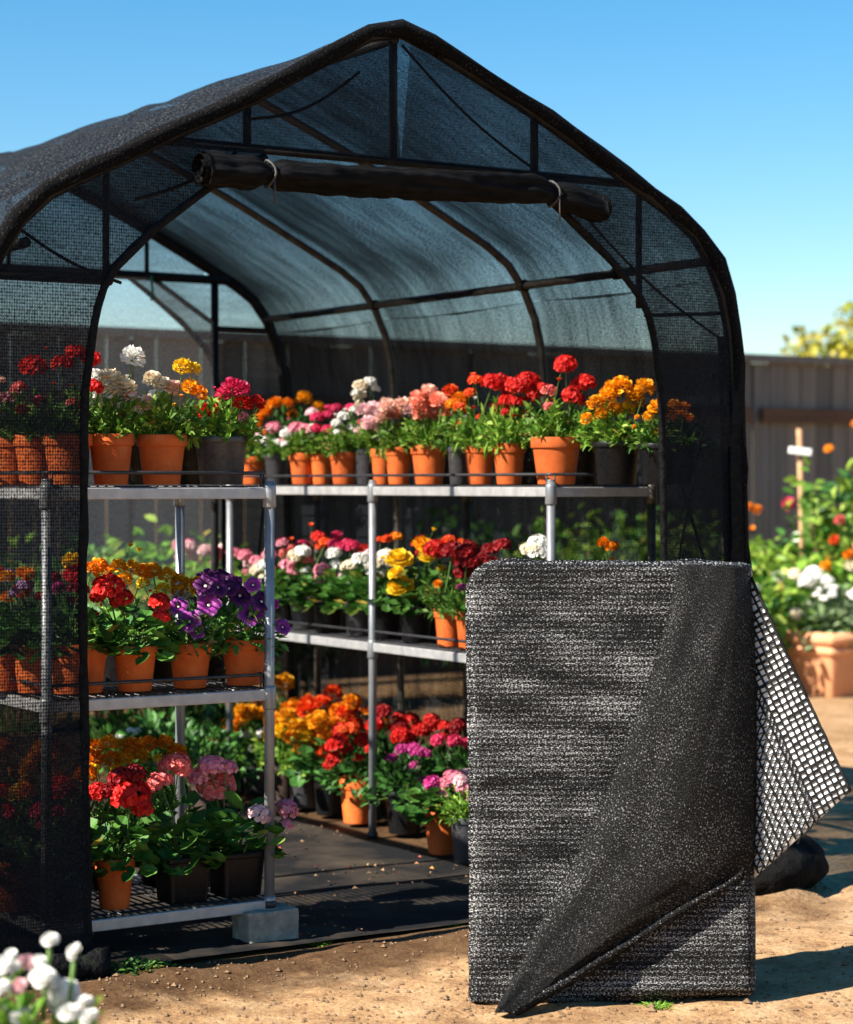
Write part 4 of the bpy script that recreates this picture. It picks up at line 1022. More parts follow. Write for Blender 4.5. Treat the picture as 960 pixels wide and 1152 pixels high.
# body: a thick soft slab
mb = MB(); mb.uv = []; NU, NV = 70, 110; TK = .042
def body(u, v, side):
    # rounded-corner outline
    x0, x1 = 526 + 2*math.sin(v*5) + 2.2*noise.noise(Vector((0,v*9,3))), 849 + 1.5*math.sin(v*4+1) + 1.6*noise.noise(Vector((4,v*7,3)))
    top = pw([(0,650),(.02,644),(.05,636),(.08,631.5),(.12,628.5),(.18,627),(.30,631),(.5,630.5),(.8,630),(1,632)], u); bot = pw([(0,1130),(.1,1136),(.25,1134),(.6,1126),(1,1122)], u)
    cu, cv = 2*u-1, 2*v-1
    px = lerp(x0,x1,u); py = lerp(bot + 2.5*noise.noise(Vector((u*6,1,1))),top + 2*noise.noise(Vector((u*7,5,1))),v)
    ed = max(0,(abs(cu)-.92)/.08); ev = max(0,(abs(cv)-.95)/.05)
    # pull in the corners
    if ed > 0 and ev > 0:
        q = math.hypot(ed,ev)
        if q > 1: px -= math.copysign((ed-ed/q)*.04*323*.8,cu); py += math.copysign((ev-ev/q)*.025*500*.9,cv)
    e = max(ed,ev); th = TK*math.sqrt(max(0,1-min(1,e)**2.2))
    w = 0
    if side > 0:
        left = max(0,1-max(0,u-.62)/.25)
        arc_ = 18*math.sin(u*2.6)
        w = (.0012*math.sin((py+arc_)*.33 + 5*noise.noise(Vector((u*2,v*4,1)))) + .010*noise.noise(Vector((u*1.1+.15*v, v*9+.5*math.sin(u*3),2))) + .0035*noise.noise(Vector((u*2.5,v*34,7)))) * min(1,(1-min(1,e))*2) * (.35+.65*left)
        if v < .16: w += .0016*math.sin(py*.33)*min(1,(1-min(1,e))*2)
    return L(px,py, side*th + w), (px*KN, py*KN)
for side in (1,-1):
    o = len(mb.v)
    for j in range(NV+1):
        for i in range(NU+1):
            p, uv = body(i/NU, j/NV, side); mb.v.append(tuple(p)); mb.uv.append(uv)
    for j in range(NV):
        for i in range(NU):
            a = o + j*(NU+1)+i; f = (a,a+1,a+NU+2,a+NU+1)
            mb.f.append(f if side > 0 else f[::-1]); mb.m.append(0)
mb.build('folded_layers', M['fold'], pack, True)
# turned-over front corner: a cone of cloth narrowing to the bottom left
LE = [(0,(768,631)),(.15,(752,700)),(.3,(727,780)),(.45,(697,855)),(.6,(664,930)),(.75,(627,1005)),(.88,(590,1080)),(1,(556,1146))]
RE = [(0,(836,632)),(.15,(846,690)),(.3,(849,780)),(.45,(849.5,900)),(.6,(846,985)),(.75,(760,1032)),(.88,(660,1096)),(1,(568,1149))]
def pl(tbl,t):
    n = len(tbl)
    for i in range(n-1):
        a, b = tbl[i], tbl[i+1]
        if a[0] <= t <= b[0]:
            s = (t-a[0])/(b[0]-a[0]); return (lerp(a[1][0],b[1][0],s), lerp(a[1][1],b[1][1],s))
    return tbl[-1][1]
f = MB(); f.uv = []; NT, NS = 110, 44
for j in range(NT+1):
    t = j/NT
    # smooth the outline a little
    l = [pl(LE,min(1,max(0,t+d))) for d in (-.03,0,.03)]; r = [pl(RE,min(1,max(0,t+d))) for d in (-.05,-.025,0,.025,.05)]
    lx, ly = sum(p[0] for p in l)/3, sum(p[1] for p in l)/3; rx, ry = sum(p[0] for p in r)/5, sum(p[1] for p in r)/5
    for i in range(NS+1):
        s = i/NS
        px, py = lerp(lx,rx,s), lerp(ly,ry,s)
        bulge = (.050*math.sin(PI*min(1,s*1.0))**.6 + .02*math.exp(-((s-.12)/.1)**2)) * (.55+.45*math.sin(PI*min(1,t*1.05)))
        base = .050 + .012*(1-s) if t < .9 else .045
        if t > .7 and s > .8: base -= .0
        w = .010*noise.noise(Vector((s*2.2+t*3,t*2.5,3))) + .003*noise.noise(Vector((s*9+t*6,t*5,8)))
        edge = math.sin(PI*s)**.35 if 0 < s < 1 else 0
        tipd = .135*max(0,(t-.80)/.20)**1.6
        q = L(px,py, base*(.55+.45*edge) + (bulge + w)*edge*(1-.55*max(0,(t-.8)/.2)) + tipd); f.v.append((q.x, q.y, max(q.z, .006+.01*edge))); f.uv.append((s*.55+t*.12, t*1.1))
for j in range(NT):
    for i in range(NS): a = j*(NS+1)+i; f.f.append((a,a+1,a+NS+2,a+NS+1)); f.m.append(0)
o = f.build('turned_corner', M['fold2'], pack, True)
sd = o.modifiers.new('thickness','SOLIDIFY'); sd.thickness = .006; sd.offset = -1
# hem roll along the lower edge of the turned corner
h = MB(); hp = []
for k in range(31):
    t = .60+.40*k/30; r = [pl(RE,min(1,max(0,t+d))) for d in (-.04,-.02,0,.02,.04)]
    q = L(sum(p[0] for p in r)/5-2, sum(p[1] for p in r)/5-4, .062 + .125*max(0,(t-.80)/.20)**1.6); q.z = max(q.z,.012); hp.append(q)
h.tube(hp, [.004+.007*math.sin(PI*min(1,k/30)) for k in range(31)], 10, jit=.15); h.uv = [(v[0], v[2]) for v in h.v]
h.build('corner_hem', M['fold2'], pack, True)
# open mesh flap of a single layer
A_, B_, C_ = Vector((838,634)), Vector((957,890)), Vector((849,988))
M['strand'] = simple('black_strand', (.004,.004,.0045), (.015,.015,.016), .5, 0, 50, 0, spec=.15)
fl = MB(); ab = (B_-A_); nrm = Vector((-ab.y, ab.x)).normalized()   # points to lower left
if nrm.dot(C_-A_) < 0: nrm = -nrm
H = nrm.dot(C_-A_)
def flap_d(p):   # gentle curl towards the viewer away from the pack
    s = max(0,(p.x-845)/110); return .012 + .155*s + .004*math.sin(p.y*.03)
def P3(p): return L(p.x,p.y,flap_d(p))
def clip_line(q):
    """ends of the line parallel to AB at distance q, inside triangle A-B-C with left limit x=846"""
    a = A_ + nrm*q; ts = [(-.2+1.6*k/400) for k in range(401)]
    ins = []
    for t in ts:
        p = a + ab*t
        # below BC line?
        bc = C_-B_; side = bc.x*(p.y-B_.y) - bc.y*(p.x-B_.x)
        if p.x >= 845 and p.y >= A_.y-2 and side >= -1: ins.append(t)
    return (ins[0], ins[-1]) if ins and ins[-1] > ins[0] else None
rnd = random.Random(5)
qs = []; q = 0
while q < H-3: qs.append(q); q += (7.0 if len(qs) < 8 else 9) * rnd.uniform(.9,1.1)
lines = []
for i, q in enumerate(qs):
    c = clip_line(q)
    if not c: continue
    a = A_+nrm*q; lines.append((q,c))
    pts = []
    n = max(3,int((c[1]-c[0])*40))
    for k in range(n+1):
        p = a+ab*(c[0]+(c[1]-c[0])*k/n); p = p + nrm*.9*noise.noise(Vector((i*3.3,k*.6,0))); pts.append(P3(p))
    fl.tube(pts, .0027 if i else .0042, 5)
abl = ab.length
for i in range(len(lines)-1):
    (q0,c0),(q1,c1) = lines[i], lines[i+1]
    lo = max(c0[0],c1[0])-.01; hi = min(c0[1],c1[1]) if i else c1[1]
    step = (7.6 if i < 6 else 8.5)/abl; t = lo; sgn = 0
    while t < hi:
        j0 = rnd.uniform(-.12,.12)*step
        a = A_+nrm*q0+ab*t; b = A_+nrm*q1+ab*(t+(step*(.06 if i < 6 else .9))+j0)
        if b.x > 842 and a.x > 842:
            fl.tube([P3(a),P3((a+b)/2),P3(b)], .0021, 5, 0, False)
            if i >= 6:
                fl.tube([P3(a),P3(A_+nrm*q1+ab*(t+j0-.05*step))], .0017, 5, 0, False)
            elif rnd.random() < .4: fl.tube([P3(a+ab*step*.3),P3(b+ab*step*.2)], .0022, 5, 0, False)
        t += step
fp = fl.build('open_mesh_flap', M['strand'], pack, True)
# its white backing
w = MB(); n = 24
for i in range(n+1):
    s = i/n
    for j in range(n+1):
        t = j/n
        # triangle A, B, C (left limit x=846)
        p = A_.lerp(B_,t).lerp(Vector((846, A_.y+6)).lerp(C_,t), s)
        v = L(p.x,p.y,flap_d(p)-.006); w.v.append(tuple(v))
for i in range(n):
    for j in range(n): a=i*(n+1)+j; w.f.append((a,a+1,a+n+2,a+n+1)); w.m.append(0)
o = w.build('white_backing', M['liner'], fp, True)
sd = o.modifiers.new('thickness','SOLIDIFY'); sd.thickness=.0015
# ------------------------------------------------------------------ GROUND
def axis(fine0, fine1, step, far):
    a = []; x = fine0
    while x <= fine1: a.append(x); x += step
    s = step; x = fine1
    while x < far: s *= 1.22; x += s; a.append(x)
    s = step; x = fine0
    pre = []
    while x > -far: s *= 1.22; x -= s; pre.append(x)
    return pre[::-1] + a
xs, ys = axis(-2.6, 2.6, .028, 220), axis(-2.2, .5, .028, 220)
def gz(x, y):
    n = noise.noise(Vector((x*1.1,y*1.1,0)))*.018 + noise.noise(Vector((x*4,y*4,3)))*.010 + noise.noise(Vector((x*13,y*13,5)))*.006
    near = 1 if (-4 < x < 6 and -4 < y < 3) else .6
    inside = max(0, min(1, (y+.08)/.1)) * max(0, min(1,(1.45-abs(x))/.1)) * max(0, min(1,(3.4-y)/.3))
    berm = .035*math.exp(-((y+.20+.05*math.sin(x*3))/.09)**2) * (1 if abs(x) < 1.4 else 0) * (0.5+noise.noise(Vector((x*5,y*6,1))))
    return (n*near + max(0,berm))*(1-inside) - .004*inside
g = MB(); nxg = len(xs)
for y in ys:
    for x in xs:
        far = max(abs(x),abs(y)); g.v.append((x,y,gz(x,y) if far < 40 else 0))
for j in range(len(ys)-1):
    for i in range(nxg-1): a=j*nxg+i; g.f.append((a,a+1,a+nxg+1,a+nxg)); g.m.append(0)
def ground_mat():
    m, nt, out = mat('sandy_soil'); p = nd(nt,'ShaderNodeBsdfPrincipled'); v = coords(nt)
    big, mid, fine = tex(nt,v,.9,5), tex(nt,v,7,6,.65), tex(nt,v,70,4,.7)
    c1 = ramp(nt,mid,[(.28,(.22,.115,.055)),(.5,(.41,.255,.130)),(.72,(.50,.345,.20))])
    c2 = ramp(nt,big,[(.35,(.72,.68,.62)),(.65,(1,1,1))]); c3 = ramp(nt,fine,[(.3,(.55,.52,.5)),(.55,(1,1,1))])
    x1 = nd(nt,'ShaderNodeMix',data_type='RGBA',blend_type='MULTIPLY'); x1.inputs[0].default_value=1
    nt.links.new(c1,x1.inputs[6]); nt.links.new(c2,x1.inputs[7])
    x2 = nd(nt,'ShaderNodeMix',data_type='RGBA',blend_type='MULTIPLY'); x2.inputs[0].default_value=1
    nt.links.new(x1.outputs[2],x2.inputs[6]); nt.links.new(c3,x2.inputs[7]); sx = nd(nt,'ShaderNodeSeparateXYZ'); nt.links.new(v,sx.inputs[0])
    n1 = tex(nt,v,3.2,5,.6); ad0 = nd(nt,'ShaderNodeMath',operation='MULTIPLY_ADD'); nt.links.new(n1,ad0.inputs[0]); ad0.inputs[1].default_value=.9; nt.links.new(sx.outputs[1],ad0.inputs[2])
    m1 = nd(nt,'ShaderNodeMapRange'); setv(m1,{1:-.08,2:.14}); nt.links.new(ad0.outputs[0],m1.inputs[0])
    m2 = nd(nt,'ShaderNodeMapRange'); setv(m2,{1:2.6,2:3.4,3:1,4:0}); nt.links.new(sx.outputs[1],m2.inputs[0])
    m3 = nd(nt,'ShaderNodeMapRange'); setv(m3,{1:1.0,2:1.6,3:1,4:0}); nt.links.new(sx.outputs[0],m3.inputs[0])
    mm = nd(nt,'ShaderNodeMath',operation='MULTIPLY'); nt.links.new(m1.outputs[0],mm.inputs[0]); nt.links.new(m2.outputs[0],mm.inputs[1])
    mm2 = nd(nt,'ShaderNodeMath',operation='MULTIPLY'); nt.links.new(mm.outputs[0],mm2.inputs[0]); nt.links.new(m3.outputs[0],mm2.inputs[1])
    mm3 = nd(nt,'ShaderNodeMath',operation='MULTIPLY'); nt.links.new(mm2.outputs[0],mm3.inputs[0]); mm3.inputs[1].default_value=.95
    dk = nd(nt,'ShaderNodeMix',data_type='RGBA',blend_type='MULTIPLY'); nt.links.new(mm3.outputs[0],dk.inputs[0]); nt.links.new(x2.outputs[2],dk.inputs[6]); dk.inputs[7].default_value=(.22,.185,.16,1)  # ground shadow by the tunnel painted into the soil as a dark band
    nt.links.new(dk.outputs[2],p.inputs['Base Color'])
    setv(p,{'Roughness':.95,'Specular IOR Level':.15})
    ad = nd(nt,'ShaderNodeMath',operation='MULTIPLY_ADD'); nt.links.new(fine,ad.inputs[0]); ad.inputs[1].default_value=.35; nt.links.new(mid,ad.inputs[2])
    nt.links.new(bump(nt,ad.outputs[0],.8,.02),p.inputs['Normal']); nt.links.new(p.outputs[0],out.inputs[0]); return m
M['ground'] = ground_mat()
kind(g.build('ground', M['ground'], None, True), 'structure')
# loose clods and pebbles on the soil
c = MB(); rnd = random.Random(11)
for k in range(2400):
    px, py = rnd.uniform(-60,1020), rnd.uniform(985,1190)
    x, y = at_depth(px, 1.26*F_PX/(py-HOR))
    if y > -.04 and -1.4 < x < 1.3: continue
    s = rnd.uniform(.0025,.007)*(1 if rnd.random() < .95 else 1.8); z = gz(x,y)
    vs = []
    for d in ((1,0,0),(0,1,0),(-1,0,0),(0,-1,0),(.2,.1,.8),(0,.1,-.8)): vs.append((x+d[0]*s*rnd.uniform(.7,1.3), y+d[1]*s*rnd.uniform(.7,1.3), z+s*.3+d[2]*s*rnd.uniform(.6,1.1)))
    c.add(vs,[(0,1,4),(1,2,4),(2,3,4),(3,0,4),(1,0,5),(2,1,5),(3,2,5),(0,3,5)])
M['clod'] = simple('soil_clod',(.11,.062,.032),(.22,.135,.07),.95,0,3,0)
o = kind(c.build('soil_clods', M['clod'], None, False), 'stuff')
# woven black ground cloth on the tunnel floor
f = MB(); nxm, nym = 60, 100
for j in range(nym+1):
    y = -.02 + 3.0*j/nym
    for i in range(nxm+1):
        x = -1.22 + 1.95*i/nxm
        ed = min(1, j/3)
        f.v.append((x + (.012*noise.noise(Vector((0,y*3,1))) if i in (0,nxm) else 0), y + (.02*noise.noise(Vector((x*3,0,1))) if j == 0 else 0),
                    .009 + ed*(.004*noise.noise(Vector((x*4,y*4,1))) + .012*max(0,noise.noise(Vector((x*1.2+y*2.2,y*1.1-x*2,4))))**1.2)))
for j in range(nym):
    for i in range(nxm): a=j*(nxm+1)+i; f.f.append((a,a+1,a+nxm+2,a+nxm+1)); f.m.append(0)
dbr = MB()
for k in range(420):
    x, y = rnd.uniform(-.3,.72), rnd.uniform(.0,2.3)
    if noise.noise(Vector((x*2.3,y*2.3,1))) < -.05 and rnd.random() < .8: continue
    s = rnd.uniform(.003,.010); t = rnd.uniform(0,6)
    dbr.add([(x+s*math.cos(t),y+s*math.sin(t),.020),(x+s*.6*math.cos(t+1.8),y+s*.6*math.sin(t+1.8),.023+s*.4),(x+s*math.cos(t+3.3),y+s*math.sin(t+3.3),.020),(x+s*.5*math.cos(t+5),y+s*.5*math.sin(t+5),.022)],[(0,1,2),(0,2,3)])
M['litter'] = island_mat('floor_litter',[(0,(.10,.06,.03)),(.6,(.28,.17,.09)),(.8,(.4,.25,.13)),(.92,(.5,.03,.03)),(1,(.6,.3,.05))],.8,.05)
kind(dbr.build('floor_litter', M['litter']), 'stuff')
o = f.build('ground_cloth', M['mat'], None, True); tag(o, 'creased black weed cloth lying on the floor of the tunnel', 'ground cloth')

# ------------------------------------------------------------------ FENCE
FY = 6.6; FX0, FX1 = on_Y(848, 6.6)-2.42*6, 20.0
fen = thing('board_fence', 'tall weathered grey board fence with brown rails behind the garden', 'fence', (0, FY, 0))
rnd = random.Random(21); bay = 2.42; x = FX0
while x < FX1:
    m = MB(); xx = x + .01
    while xx < x+bay-.02:
        w = min(.146, x+bay-.01-xx); dz = rnd.uniform(-.012,.012); dy = rnd.uniform(-.004,.004)
        m.box((xx,dy,.03),(xx+w-.007,.02+dy,2.13+dz)); xx += .15
    m.build('board_panel', M['wood'], fen)
    for z, h, w in ((2.155,.055,.10),(1.70,.10,.045),(.62,.09,.045)):
        r = MB()
        if z > 2: r.box((x+.002,-.05,z-.03),(x+bay-.002,.05,z+h-.03))
        else: r.box((x+.05,-.052,z),(x+bay-.05,-.007,z+h))
        r.build('rail', M['woodbrown'] if z < 2 else M['wood'], fen)
    p = MB(); p.box((x-.045,.03,0),(x+.045,.12,2.12)); p.build('post', M['woodbrown'], fen)
    x += bay

# ------------------------------------------------------------------ TREES, SHRUBS, GARDEN
def clump_mesh(name, blobs, n, leaf, mats, seed, shell=.45):
    rnd = random.Random(seed); mb = MB()
    for (c, r) in blobs:
        c = Vector(c); k = int(n * (r[0]*r[1]+r[1]*r[2]+r[0]*r[2])/3 / sum((q[0]*q[1]+q[1]*q[2]+q[0]*q[2])/3 for _, q in blobs))
        for i in range(k):
            d = rdir(rnd,-1,1); q = (shell + (1-shell)*rnd.random()) * (1 + .22*noise.noise(d*2.3+c))
            p = c + Vector((d.x*r[0]*q, d.y*r[1]*q, d.z*r[2]*q))
            ld = d*.6 + rdir(rnd,-1,.7)
            put(mb, oval_leaf(rnd,.28), basis(ld, rnd.uniform(-1,1)), leaf*rnd.uniform(.7,1.35), p)
    return mb.mesh(name, mats)
def tree(label, x, y, h, cw, seed, leafmat='leaf_tree', grp='trees beyond the fence', leaf=.13):
    rnd = random.Random(seed); root = thing('garden_tree', label, 'tree', (x,y,0), 0, grp)
    m = MB(); m.tube([(0,0,0),(.03,.02,h*.3),(-.02,.03,h*.55),(.02,0,h*.8)],[.11,.09,.06,.02],9)
    for k in range(7):
        a = k*2.4; z = h*(.35+.06*k); q = cw*rnd.uniform(.55,.85); m.tube([(0,.02,z),(math.cos(a)*q*.5,math.sin(a)*q*.5,z+h*.10),(math.cos(a)*q,math.sin(a)*q,z+h*.16)],[.045,.03,.01],6)
    m.build('trunk', M['bark'], root, True)
    bl = [((math.cos(k*2.4)*cw*.55*rnd.uniform(.5,1.1), math.sin(k*2.4)*cw*.55, h*(.52+.055*k)), (cw*rnd.uniform(.28,.44),)*2+(cw*rnd.uniform(.24,.36),)) for k in range(9)]
    link('crown', clump_mesh('crown', bl, 2600, leaf, [M[leafmat]], seed), root); return root
x, y = at_depth(968, 24); tree('yellow green tree rising above the fence at the right edge of the photo', x, y, 3.1, 1.1, 4)
x, y = at_depth(905, 26); tree('small sparse yellow tree top showing over the fence, left of the bigger tree', x, y, 2.8, .42, 9, leaf=.10)

def shrub(name, label, px, t, w, h, leafmat, seed, n=1100, leaf=.075, grp=None, z0=.0, flowers=(), cat='shrub', stems=True):
    rnd = random.Random(seed); x, y = at_depth(px, t); root = thing(name, label, cat, (x,y,z0), 0, grp)
    bl = []
    for k in range(7):
        a = k*2.4; q = w*.5*rnd.uniform(.2,.75); bl.append(((math.cos(a)*q, math.sin(a)*q*.7, h*rnd.uniform(.28,.74)), (w*rnd.uniform(.2,.32),)*2+(h*rnd.uniform(.18,.3),)))
    link('foliage', clump_mesh('foliage', bl, n, leaf, [M[leafmat]], seed, .3), root)
    m = MB()
    for k in range(9):
        a = k*2.4; q = w*.35*rnd.random(); m.tube([(q*.2*math.cos(a),q*.2*math.sin(a),0),(q*math.cos(a),q*math.sin(a),h*.7)],[.010,.004],5)
    m.build('stems', M['stalk'], root)
    for (fk, fc, dx, dy, s) in flowers:   # dx, dy: metres right of / above the plant's foot
        p = RIGHT*dx + Vector((0,0,dy)) - FWD*(w*.25*rnd.uniform(.3,1.2))
        q = Vector((0,0,1)).rotation_difference((Vector((0,0,1))-FWD*rnd.uniform(.2,.9)+RIGHT*rnd.uniform(-.4,.4)).normalized())
        link('flower', flower_mesh(fk, fc, rnd.randrange(2)), root, p, q.to_euler(), s)
    return root
def fl(rnd, cols, n, w, lo, hi, s, fk='umbel'): return [(fk, rnd.choice(cols), rnd.uniform(-w,w), rnd.uniform(lo,hi), s*rnd.uniform(.75,1.25)) for _ in range(n)]
rf = random.Random(31)
GB = 'flowering plants in the garden bed'
# behind the tunnel, seen through the cloth
for i,(px,t,w,h,lm,lab) in enumerate([
   (128,11.2,1.3,1.22,'leaf_bright','bright green shrub seen between the upper and middle shelves of the left rack'),
   (205,11.6,1.2,1.16,'leaf_bright','pale green shrub blurred behind the left rack, right of the bright one'),
   (18,11.0,1.4,1.28,'leaf_gera','green shrub dimmed by the net at the left edge of the photo'),
   (335,12.2,1.1,1.0,'leaf_dark','dark shrub in front of the fence seen through the tunnel behind the second post'),
   (560,13.0,1.5,1.22,'leaf_dark','dark shrub in front of the fence behind the right rack, left of the corner post'),
   (690,12.6,1.5,1.25,'leaf_bright','green shrub seen through the net between the corner post and the net edge'),
   (785,12.9,1.3,1.15,'leaf_gera','green shrub seen dimly through the right net panel')]):
    shrub('garden_shrub', lab, px, t, w, h, lm, 40+i, grp='shrubs behind the tunnel')
# garden bed on the right
shrub('garden_shrub','tall dark green shrub against the fence at the right edge of the photo',962,14.0,1.05,1.56,'leaf_dark',60,2600,.085, grp=GB, flowers=fl(rf,['orange','amber'],2,.3,1.45,1.7,.04))
shrub('garden_shrub','pale leaved top growing over the tall dark shrub by the fence',954,13.6,.6,1.45,'leaf_sunny',61,420,.10, grp=GB)
shrub('flowering_plant','light green plant with white blooms right beside the tunnel',852,13.7,.8,.98,'leaf_sunny',62,900,.09, GB, 0, fl(rf,['white','cream'],7,.28,.5,1.0,.055), 'flowering plant')
shrub('flowering_plant','pale plant with round white flowers behind the folded cloth flap',868,13.2,.9,.72,'leaf_sunny',63,1000,.08, GB, 0, fl(rf,['white','cream','white'],10,.36,.42,.72,.055), 'flowering plant')
shrub('flowering_plant','plant with one crimson head on a stout stem in the garden bed',884,13.9,.7,.92,'leaf_bright',64,700,.08, GB, 0, [('pom','hotpink',0,1.13,.05),('umbel','hotpink',.02,.62,.04)]+fl(rf,['cream','palepink'],4,.26,.4,.8,.04), 'flowering plant')
shrub('flowering_plant','meadow plant full of small white flowers in the middle of the bed',905,13.5,.9,.78,'leaf_sunny',65,1000,.08, GB, 0, fl(rf,['white','cream','white'],9,.36,.4,.76,.045), 'flowering plant')
shrub('flowering_plant','plant with scarlet and orange heads near the right edge of the bed',944,13.3,.8,.95,'leaf_bright',66,900,.08, GB, 0, [('pom','coral',-.02,1.04,.036),('pom','orangered',-.06,.92,.036),('pom','orange',.03,.83,.038),('pom','amber',-.1,.76,.04),('pom','orange',-.16,.55,.035),('umbel','salmon',.1,.88,.035)]+fl(rf,['white','palepink'],4,.3,.4,.7,.045), 'flowering plant')
shrub('flowering_plant','thin reddish plant with an orange head on a leaning stem beside the tunnel',846,13.4,.3,.62,'leaf_bright',67,160,.06, GB, 0, [('pom','orange',.02,1.10,.035),('pom','orange',-.03,1.12,.03),('bud','orange',.0,.98,.03)], 'flowering plant')
shrub('flowering_plant','leafy yellow green plant low in the bed above the dark trough',836,13.95,.9,.62,'leaf_sunny',68,1000,.08, GB, 0, fl(rf,['white','cream'],6,.36,.35,.6,.05), 'flowering plant')
shrub('flowering_plant','bright green plant low in the bed left of the terracotta planter',882,13.95,.8,.60,'leaf_bright',69,1000,.08, GB, 0, fl(rf,['white','palepink'],6,.32,.35,.62,.045), 'flowering plant')
# stakes
def stake(label, px, t, pts, rad, tagz=None):
    x, y = at_depth(px, t); r = thing('wooden_stake', label, 'stake', (x,y,0), 0, 'wooden stakes in the garden bed'); m = MB()
    m.tube([RIGHT*a+Vector((0,0,z)) for a, z in pts], rad, 8); m.build('stick', M['stake'], r, True)
    if tagz:
        c = MB(); c.box((-.072,-.012,-.022),(.072,.0,.022)); o = c.build('plant_tag', M['white'], r, False, (RIGHT*-.02+Vector((0,0,tagz))-FWD*.034), (0,.12,-TH)); b = o.modifiers.new('bevel','BEVEL'); b.width=.006; b.segments=2
    return r
stake('upright wooden stake carrying a white tag in the garden bed', 903, 13.5, [(.02,0),(.0,.9),(-.02,1.60)], [.021,.019,.017], 1.46)
stake('slanting bare wooden stake right of the tagged one', 921, 13.4, [(.03,0),(.0,.7),(-.05,1.02)], [.02,.018,.015])
shrub('climbing_plant','thin climbing plant tied near the top of the tagged stake',908,13.4,.22,1.72,'leaf_bright',75,70,.10, GB, 0, (), 'climbing plant')
# dark trough and terracotta planter
x, y = at_depth(868, 13.75)
t = MB(); t.box((-.75,-.18,0),(.45,.18,.36)); o = t.build('plant_trough', M['trough'], None, False, (x,y,0), (0,0,-.25)); tag(o,'long dark brown plant trough behind the terracotta planter','plant trough')
b = o.modifiers.new('bevel','BEVEL'); b.width=.015; b.segments=3
x, y = at_depth(936, 13.0)
pr = thing('square_planter','square pale terracotta planter with a rolled rim, full of grey green leaves','planter',(x,y,0),R(2))
t = MB()
def ring4(h, z, bev=.02):
    out = []
    for (sx, sy) in ((-1,-1),(1,-1),(1,1),(-1,1)):
        if sx*sy > 0: cc = [(sx*h, sy*(h-bev)), (sx*(h-bev), sy*h)]
        else: cc = [(sx*(h-bev), sy*h), (sx*h, sy*(h-bev))]
        out += cc
    return [(a,b,z) for a,b in out]
lv = [(.165,0),(.17,.008),(.212,.245),(.222,.25),(.232,.262),(.234,.28),(.228,.298),(.22,.306),(.236,.312),(.250,.326),(.254,.35),(.248,.374),(.236,.384),(.212,.384),(.205,.37),(.20,.33)]
vs = []; fs = []
for h, z in lv: vs += ring4(h,z)
for i in range(len(lv)-1):
    for k in range(8): fs.append((i*8+k,i*8+(k+1)%8,(i+1)*8+(k+1)%8,(i+1)*8+k))
fs.append(tuple(range(7,-1,-1))); t.add(vs,fs)
pm = t.mesh('pot', M['terrapale'], True); pm.set_sharp_from_angle(angle=R(50)); link('pot', pm, pr)
s = MB(); s.add(ring4(.2,.345),[tuple(range(8))]); s.build('soil', M['soil'], pr)
link('foliage', foliage_mesh('grey',0), pr, (0,0,.33), None, (.26,.26,.24)); link('foliage', foliage_mesh('grey',1), pr, (.08,.03,.34), (0,0,2), (.24,.24,.30))
rnd = random.Random(8)
for k in range(9):
    p = RIGHT*rnd.uniform(-.12,.14) - FWD*rnd.uniform(0,.1) + Vector((0,0,.33+rnd.uniform(.24,.32)))
    link('flower', flower_mesh('umbel','white',k%2), pr, p, (rnd.uniform(-.3,.3),rnd.uniform(-.3,.3),k), rnd.uniform(.02,.032))

# ------------------------------------------------------------------ foreground flowers, weeds, a bag of net at the left
x, y = at_depth(32, 3.55)
fg = thing('flowering_plant','blurred white flowering plant in the bottom left corner, close to the viewer','flowering plant',(x,y,0))
rnd = random.Random(17); k = 3.55/F_PX
link('foliage', foliage_mesh('bright',1), fg, (0,0,.26), None, (.13,.13,.20)); link('foliage', foliage_mesh('bright',2), fg, (-.06,.05,.20), None, (.13,.13,.18)); link('foliage', foliage_mesh('bright',0), fg, (0,0,.02), None, (.16,.16,.30))
for (px,py,fk,fc,s) in [(58,1056,'rose','white',12),(87,1067,'rose','white',12),(50,1093,'umbel','white',18),(34,1090,'umbel','palepink',12),(72,1118,'umbel','white',20),(98,1120,'umbel','white',16),(10,1085,'umbel','white',13),(6,1105,'umbel','white',16),(22,1112,'umbel','palepink',15),(60,1125,'umbel','white',15),(28,1142,'umbel','white',12),(88,1140,'umbel','white',14),(-5,1122,'umbel','white',14),(10,1078,'rose','white',10)]:
    p = RIGHT*((px-32)*k) + Vector((0,0,z_at(py,3.55))) - FWD*rnd.uniform(-.03,.05)
    ax = (Vector((0,0,1)) - FWD*rnd.uniform(.2,.8) + RIGHT*rnd.uniform(-.3,.3)).normalized()
    for q in range(1 if py < 1070 else 4):
        p2 = p if q == 0 else p + RIGHT*rnd.uniform(-1.0,1.0)*s*k + Vector((0,0,rnd.uniform(-.9,.7)*s*k)) - FWD*rnd.uniform(-.02,.03)
        ax2 = (ax + RIGHT*rnd.uniform(-.7,.7) + Vector((0,0,rnd.uniform(-.6,.3)))).normalized()
        link('flower', flower_mesh('rose',fc,q%2), fg, p2, Vector((0,0,1)).rotation_difference(ax2).to_euler(), s*k*(.8 if py < 1070 else rnd.uniform(.45,.75)))
    if py < 1070:
        m = MB(); m.tube([p-Vector((0,0,.003)), p-Vector((0,0,.06))-RIGHT*.006, p-Vector((0,0,.13))-RIGHT*.012],[.004,.004,.005],6); m.build('stem', M['stalk'], fg, True)
def weed(label, px, py, s, fol='bright', hs=.7):
    x, y = at_depth(px, 1.26*F_PX/(py-HOR)); r = thing('weed_tuft', label, 'weed', (x,y,gz(x,y)-.004), 0, 'weeds on the bare soil')
    link('foliage', foliage_mesh(fol,px%3), r, None, None, (s,s,s*hs)); return r
weed('low green weed on the soil in front of the left rack', 150, 1096, .075, 'petu', .5)
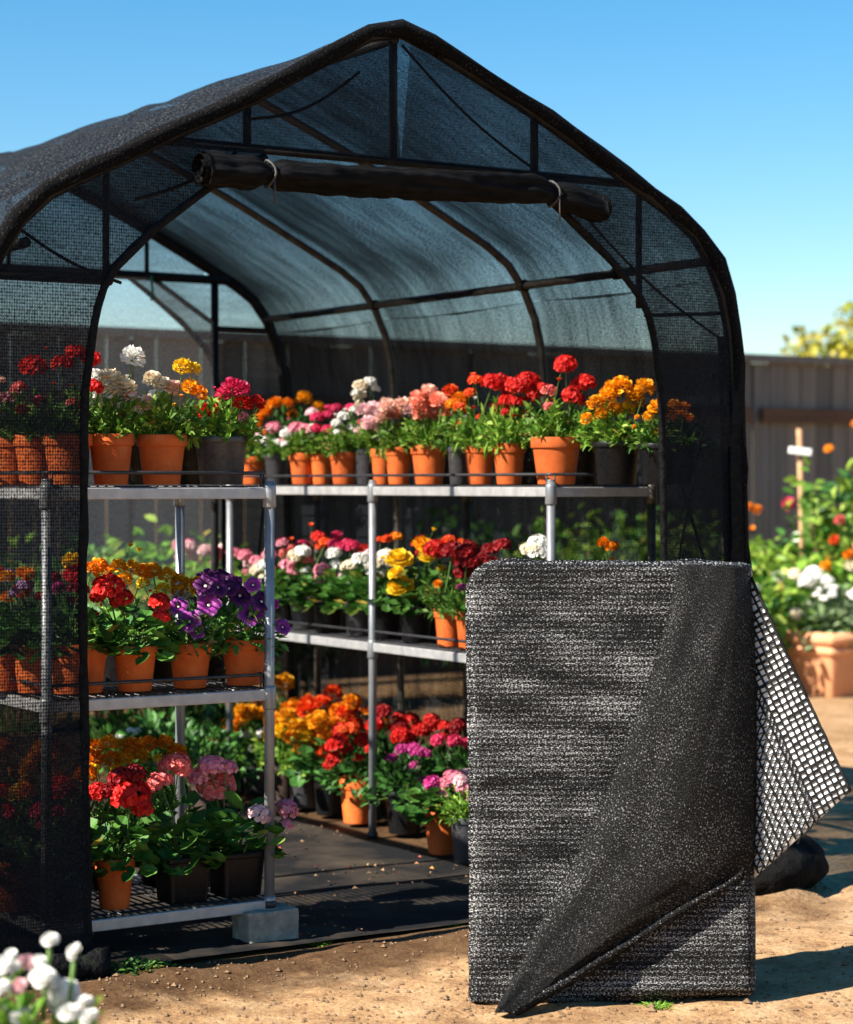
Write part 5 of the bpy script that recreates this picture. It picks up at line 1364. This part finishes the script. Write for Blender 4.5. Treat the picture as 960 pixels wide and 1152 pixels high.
weed('second low weed right beside the first in front of the left rack', 178, 1088, .05, 'petu', .5)
weed('tiny weed left of the low weeds by the black hem', 122, 1098, .035, 'petu', .7)
weed('short grass tuft on the soil beside the concrete block', 358, 1060, .05, 'grass', .35)
weed('small dry grass tuft on the soil under the folded cloth', 738, 1131, .05, 'grass', .35)
weed('tiny grass tuft at the front edge of the ground cloth', 512, 1042, .03, 'grass', .45)

# ------------------------------------------------------------------ LIGHT, SKY, CAMERA
SUN = Vector((-1, .05, 0)).normalized(); EL = R(39)
sd_ = Vector((SUN.x*math.cos(EL), SUN.y*math.cos(EL), math.sin(EL)))
l = bpy.data.lights.new('sun','SUN'); l.energy = 5.0; l.angle = R(.5); l.color = (1,.93,.82)
so = bpy.data.objects.new('sun', l); COL.objects.link(so); so.rotation_euler = (-sd_).to_track_quat('-Z','Y').to_euler(); so.location = (-6,2,8)
w = bpy.data.worlds.new('World'); scene.world = w; w.use_nodes = True
nt = w.node_tree; bg = nt.nodes['Background']
sky = nt.nodes.new('ShaderNodeTexSky'); sky.sky_type='NISHITA'; sky.sun_disc=False
sky.sun_elevation = EL; sky.sun_rotation = math.atan2(SUN.x, SUN.y); sky.air_density = 1.0; sky.dust_density = .3; sky.ozone_density = 2.0; sky.altitude = 0
hs = nt.nodes.new('ShaderNodeHueSaturation'); hs.inputs['Hue'].default_value = .495; hs.inputs['Saturation'].default_value = 1.45
nt.links.new(sky.outputs[0], hs.inputs['Color']); nt.links.new(hs.outputs[0], bg.inputs[0]); bg.inputs[1].default_value = .057
cam = bpy.data.cameras.new('camera'); co = bpy.data.objects.new('camera', cam); COL.objects.link(co); scene.camera = co
co.location = CAM; co.rotation_euler = (PI/2, 0, -TH)
cam.sensor_fit = 'HORIZONTAL'; cam.sensor_width = 36; cam.lens = F_PX/960*36; cam.shift_y = (HOR-576)/960 ; cam.clip_end = 1000; cam.clip_start = .05
cam.dof.use_dof = True; cam.dof.focus_distance = 5.75; cam.dof.aperture_fstop = 3.8
vs_ = scene.view_settings; vs_.view_transform='Standard'; vs_.look='None'; vs_.exposure = 1.6; vs_.gamma = 1
scene.render.engine='CYCLES'; cy = scene.cycles
cy.max_bounces = 8; cy.transparent_max_bounces = 24; cy.diffuse_bounces = 3; cy.glossy_bounces = 2; cy.transmission_bounces = 3
cy.use_denoising = True; cy.sample_clamp_indirect = 6
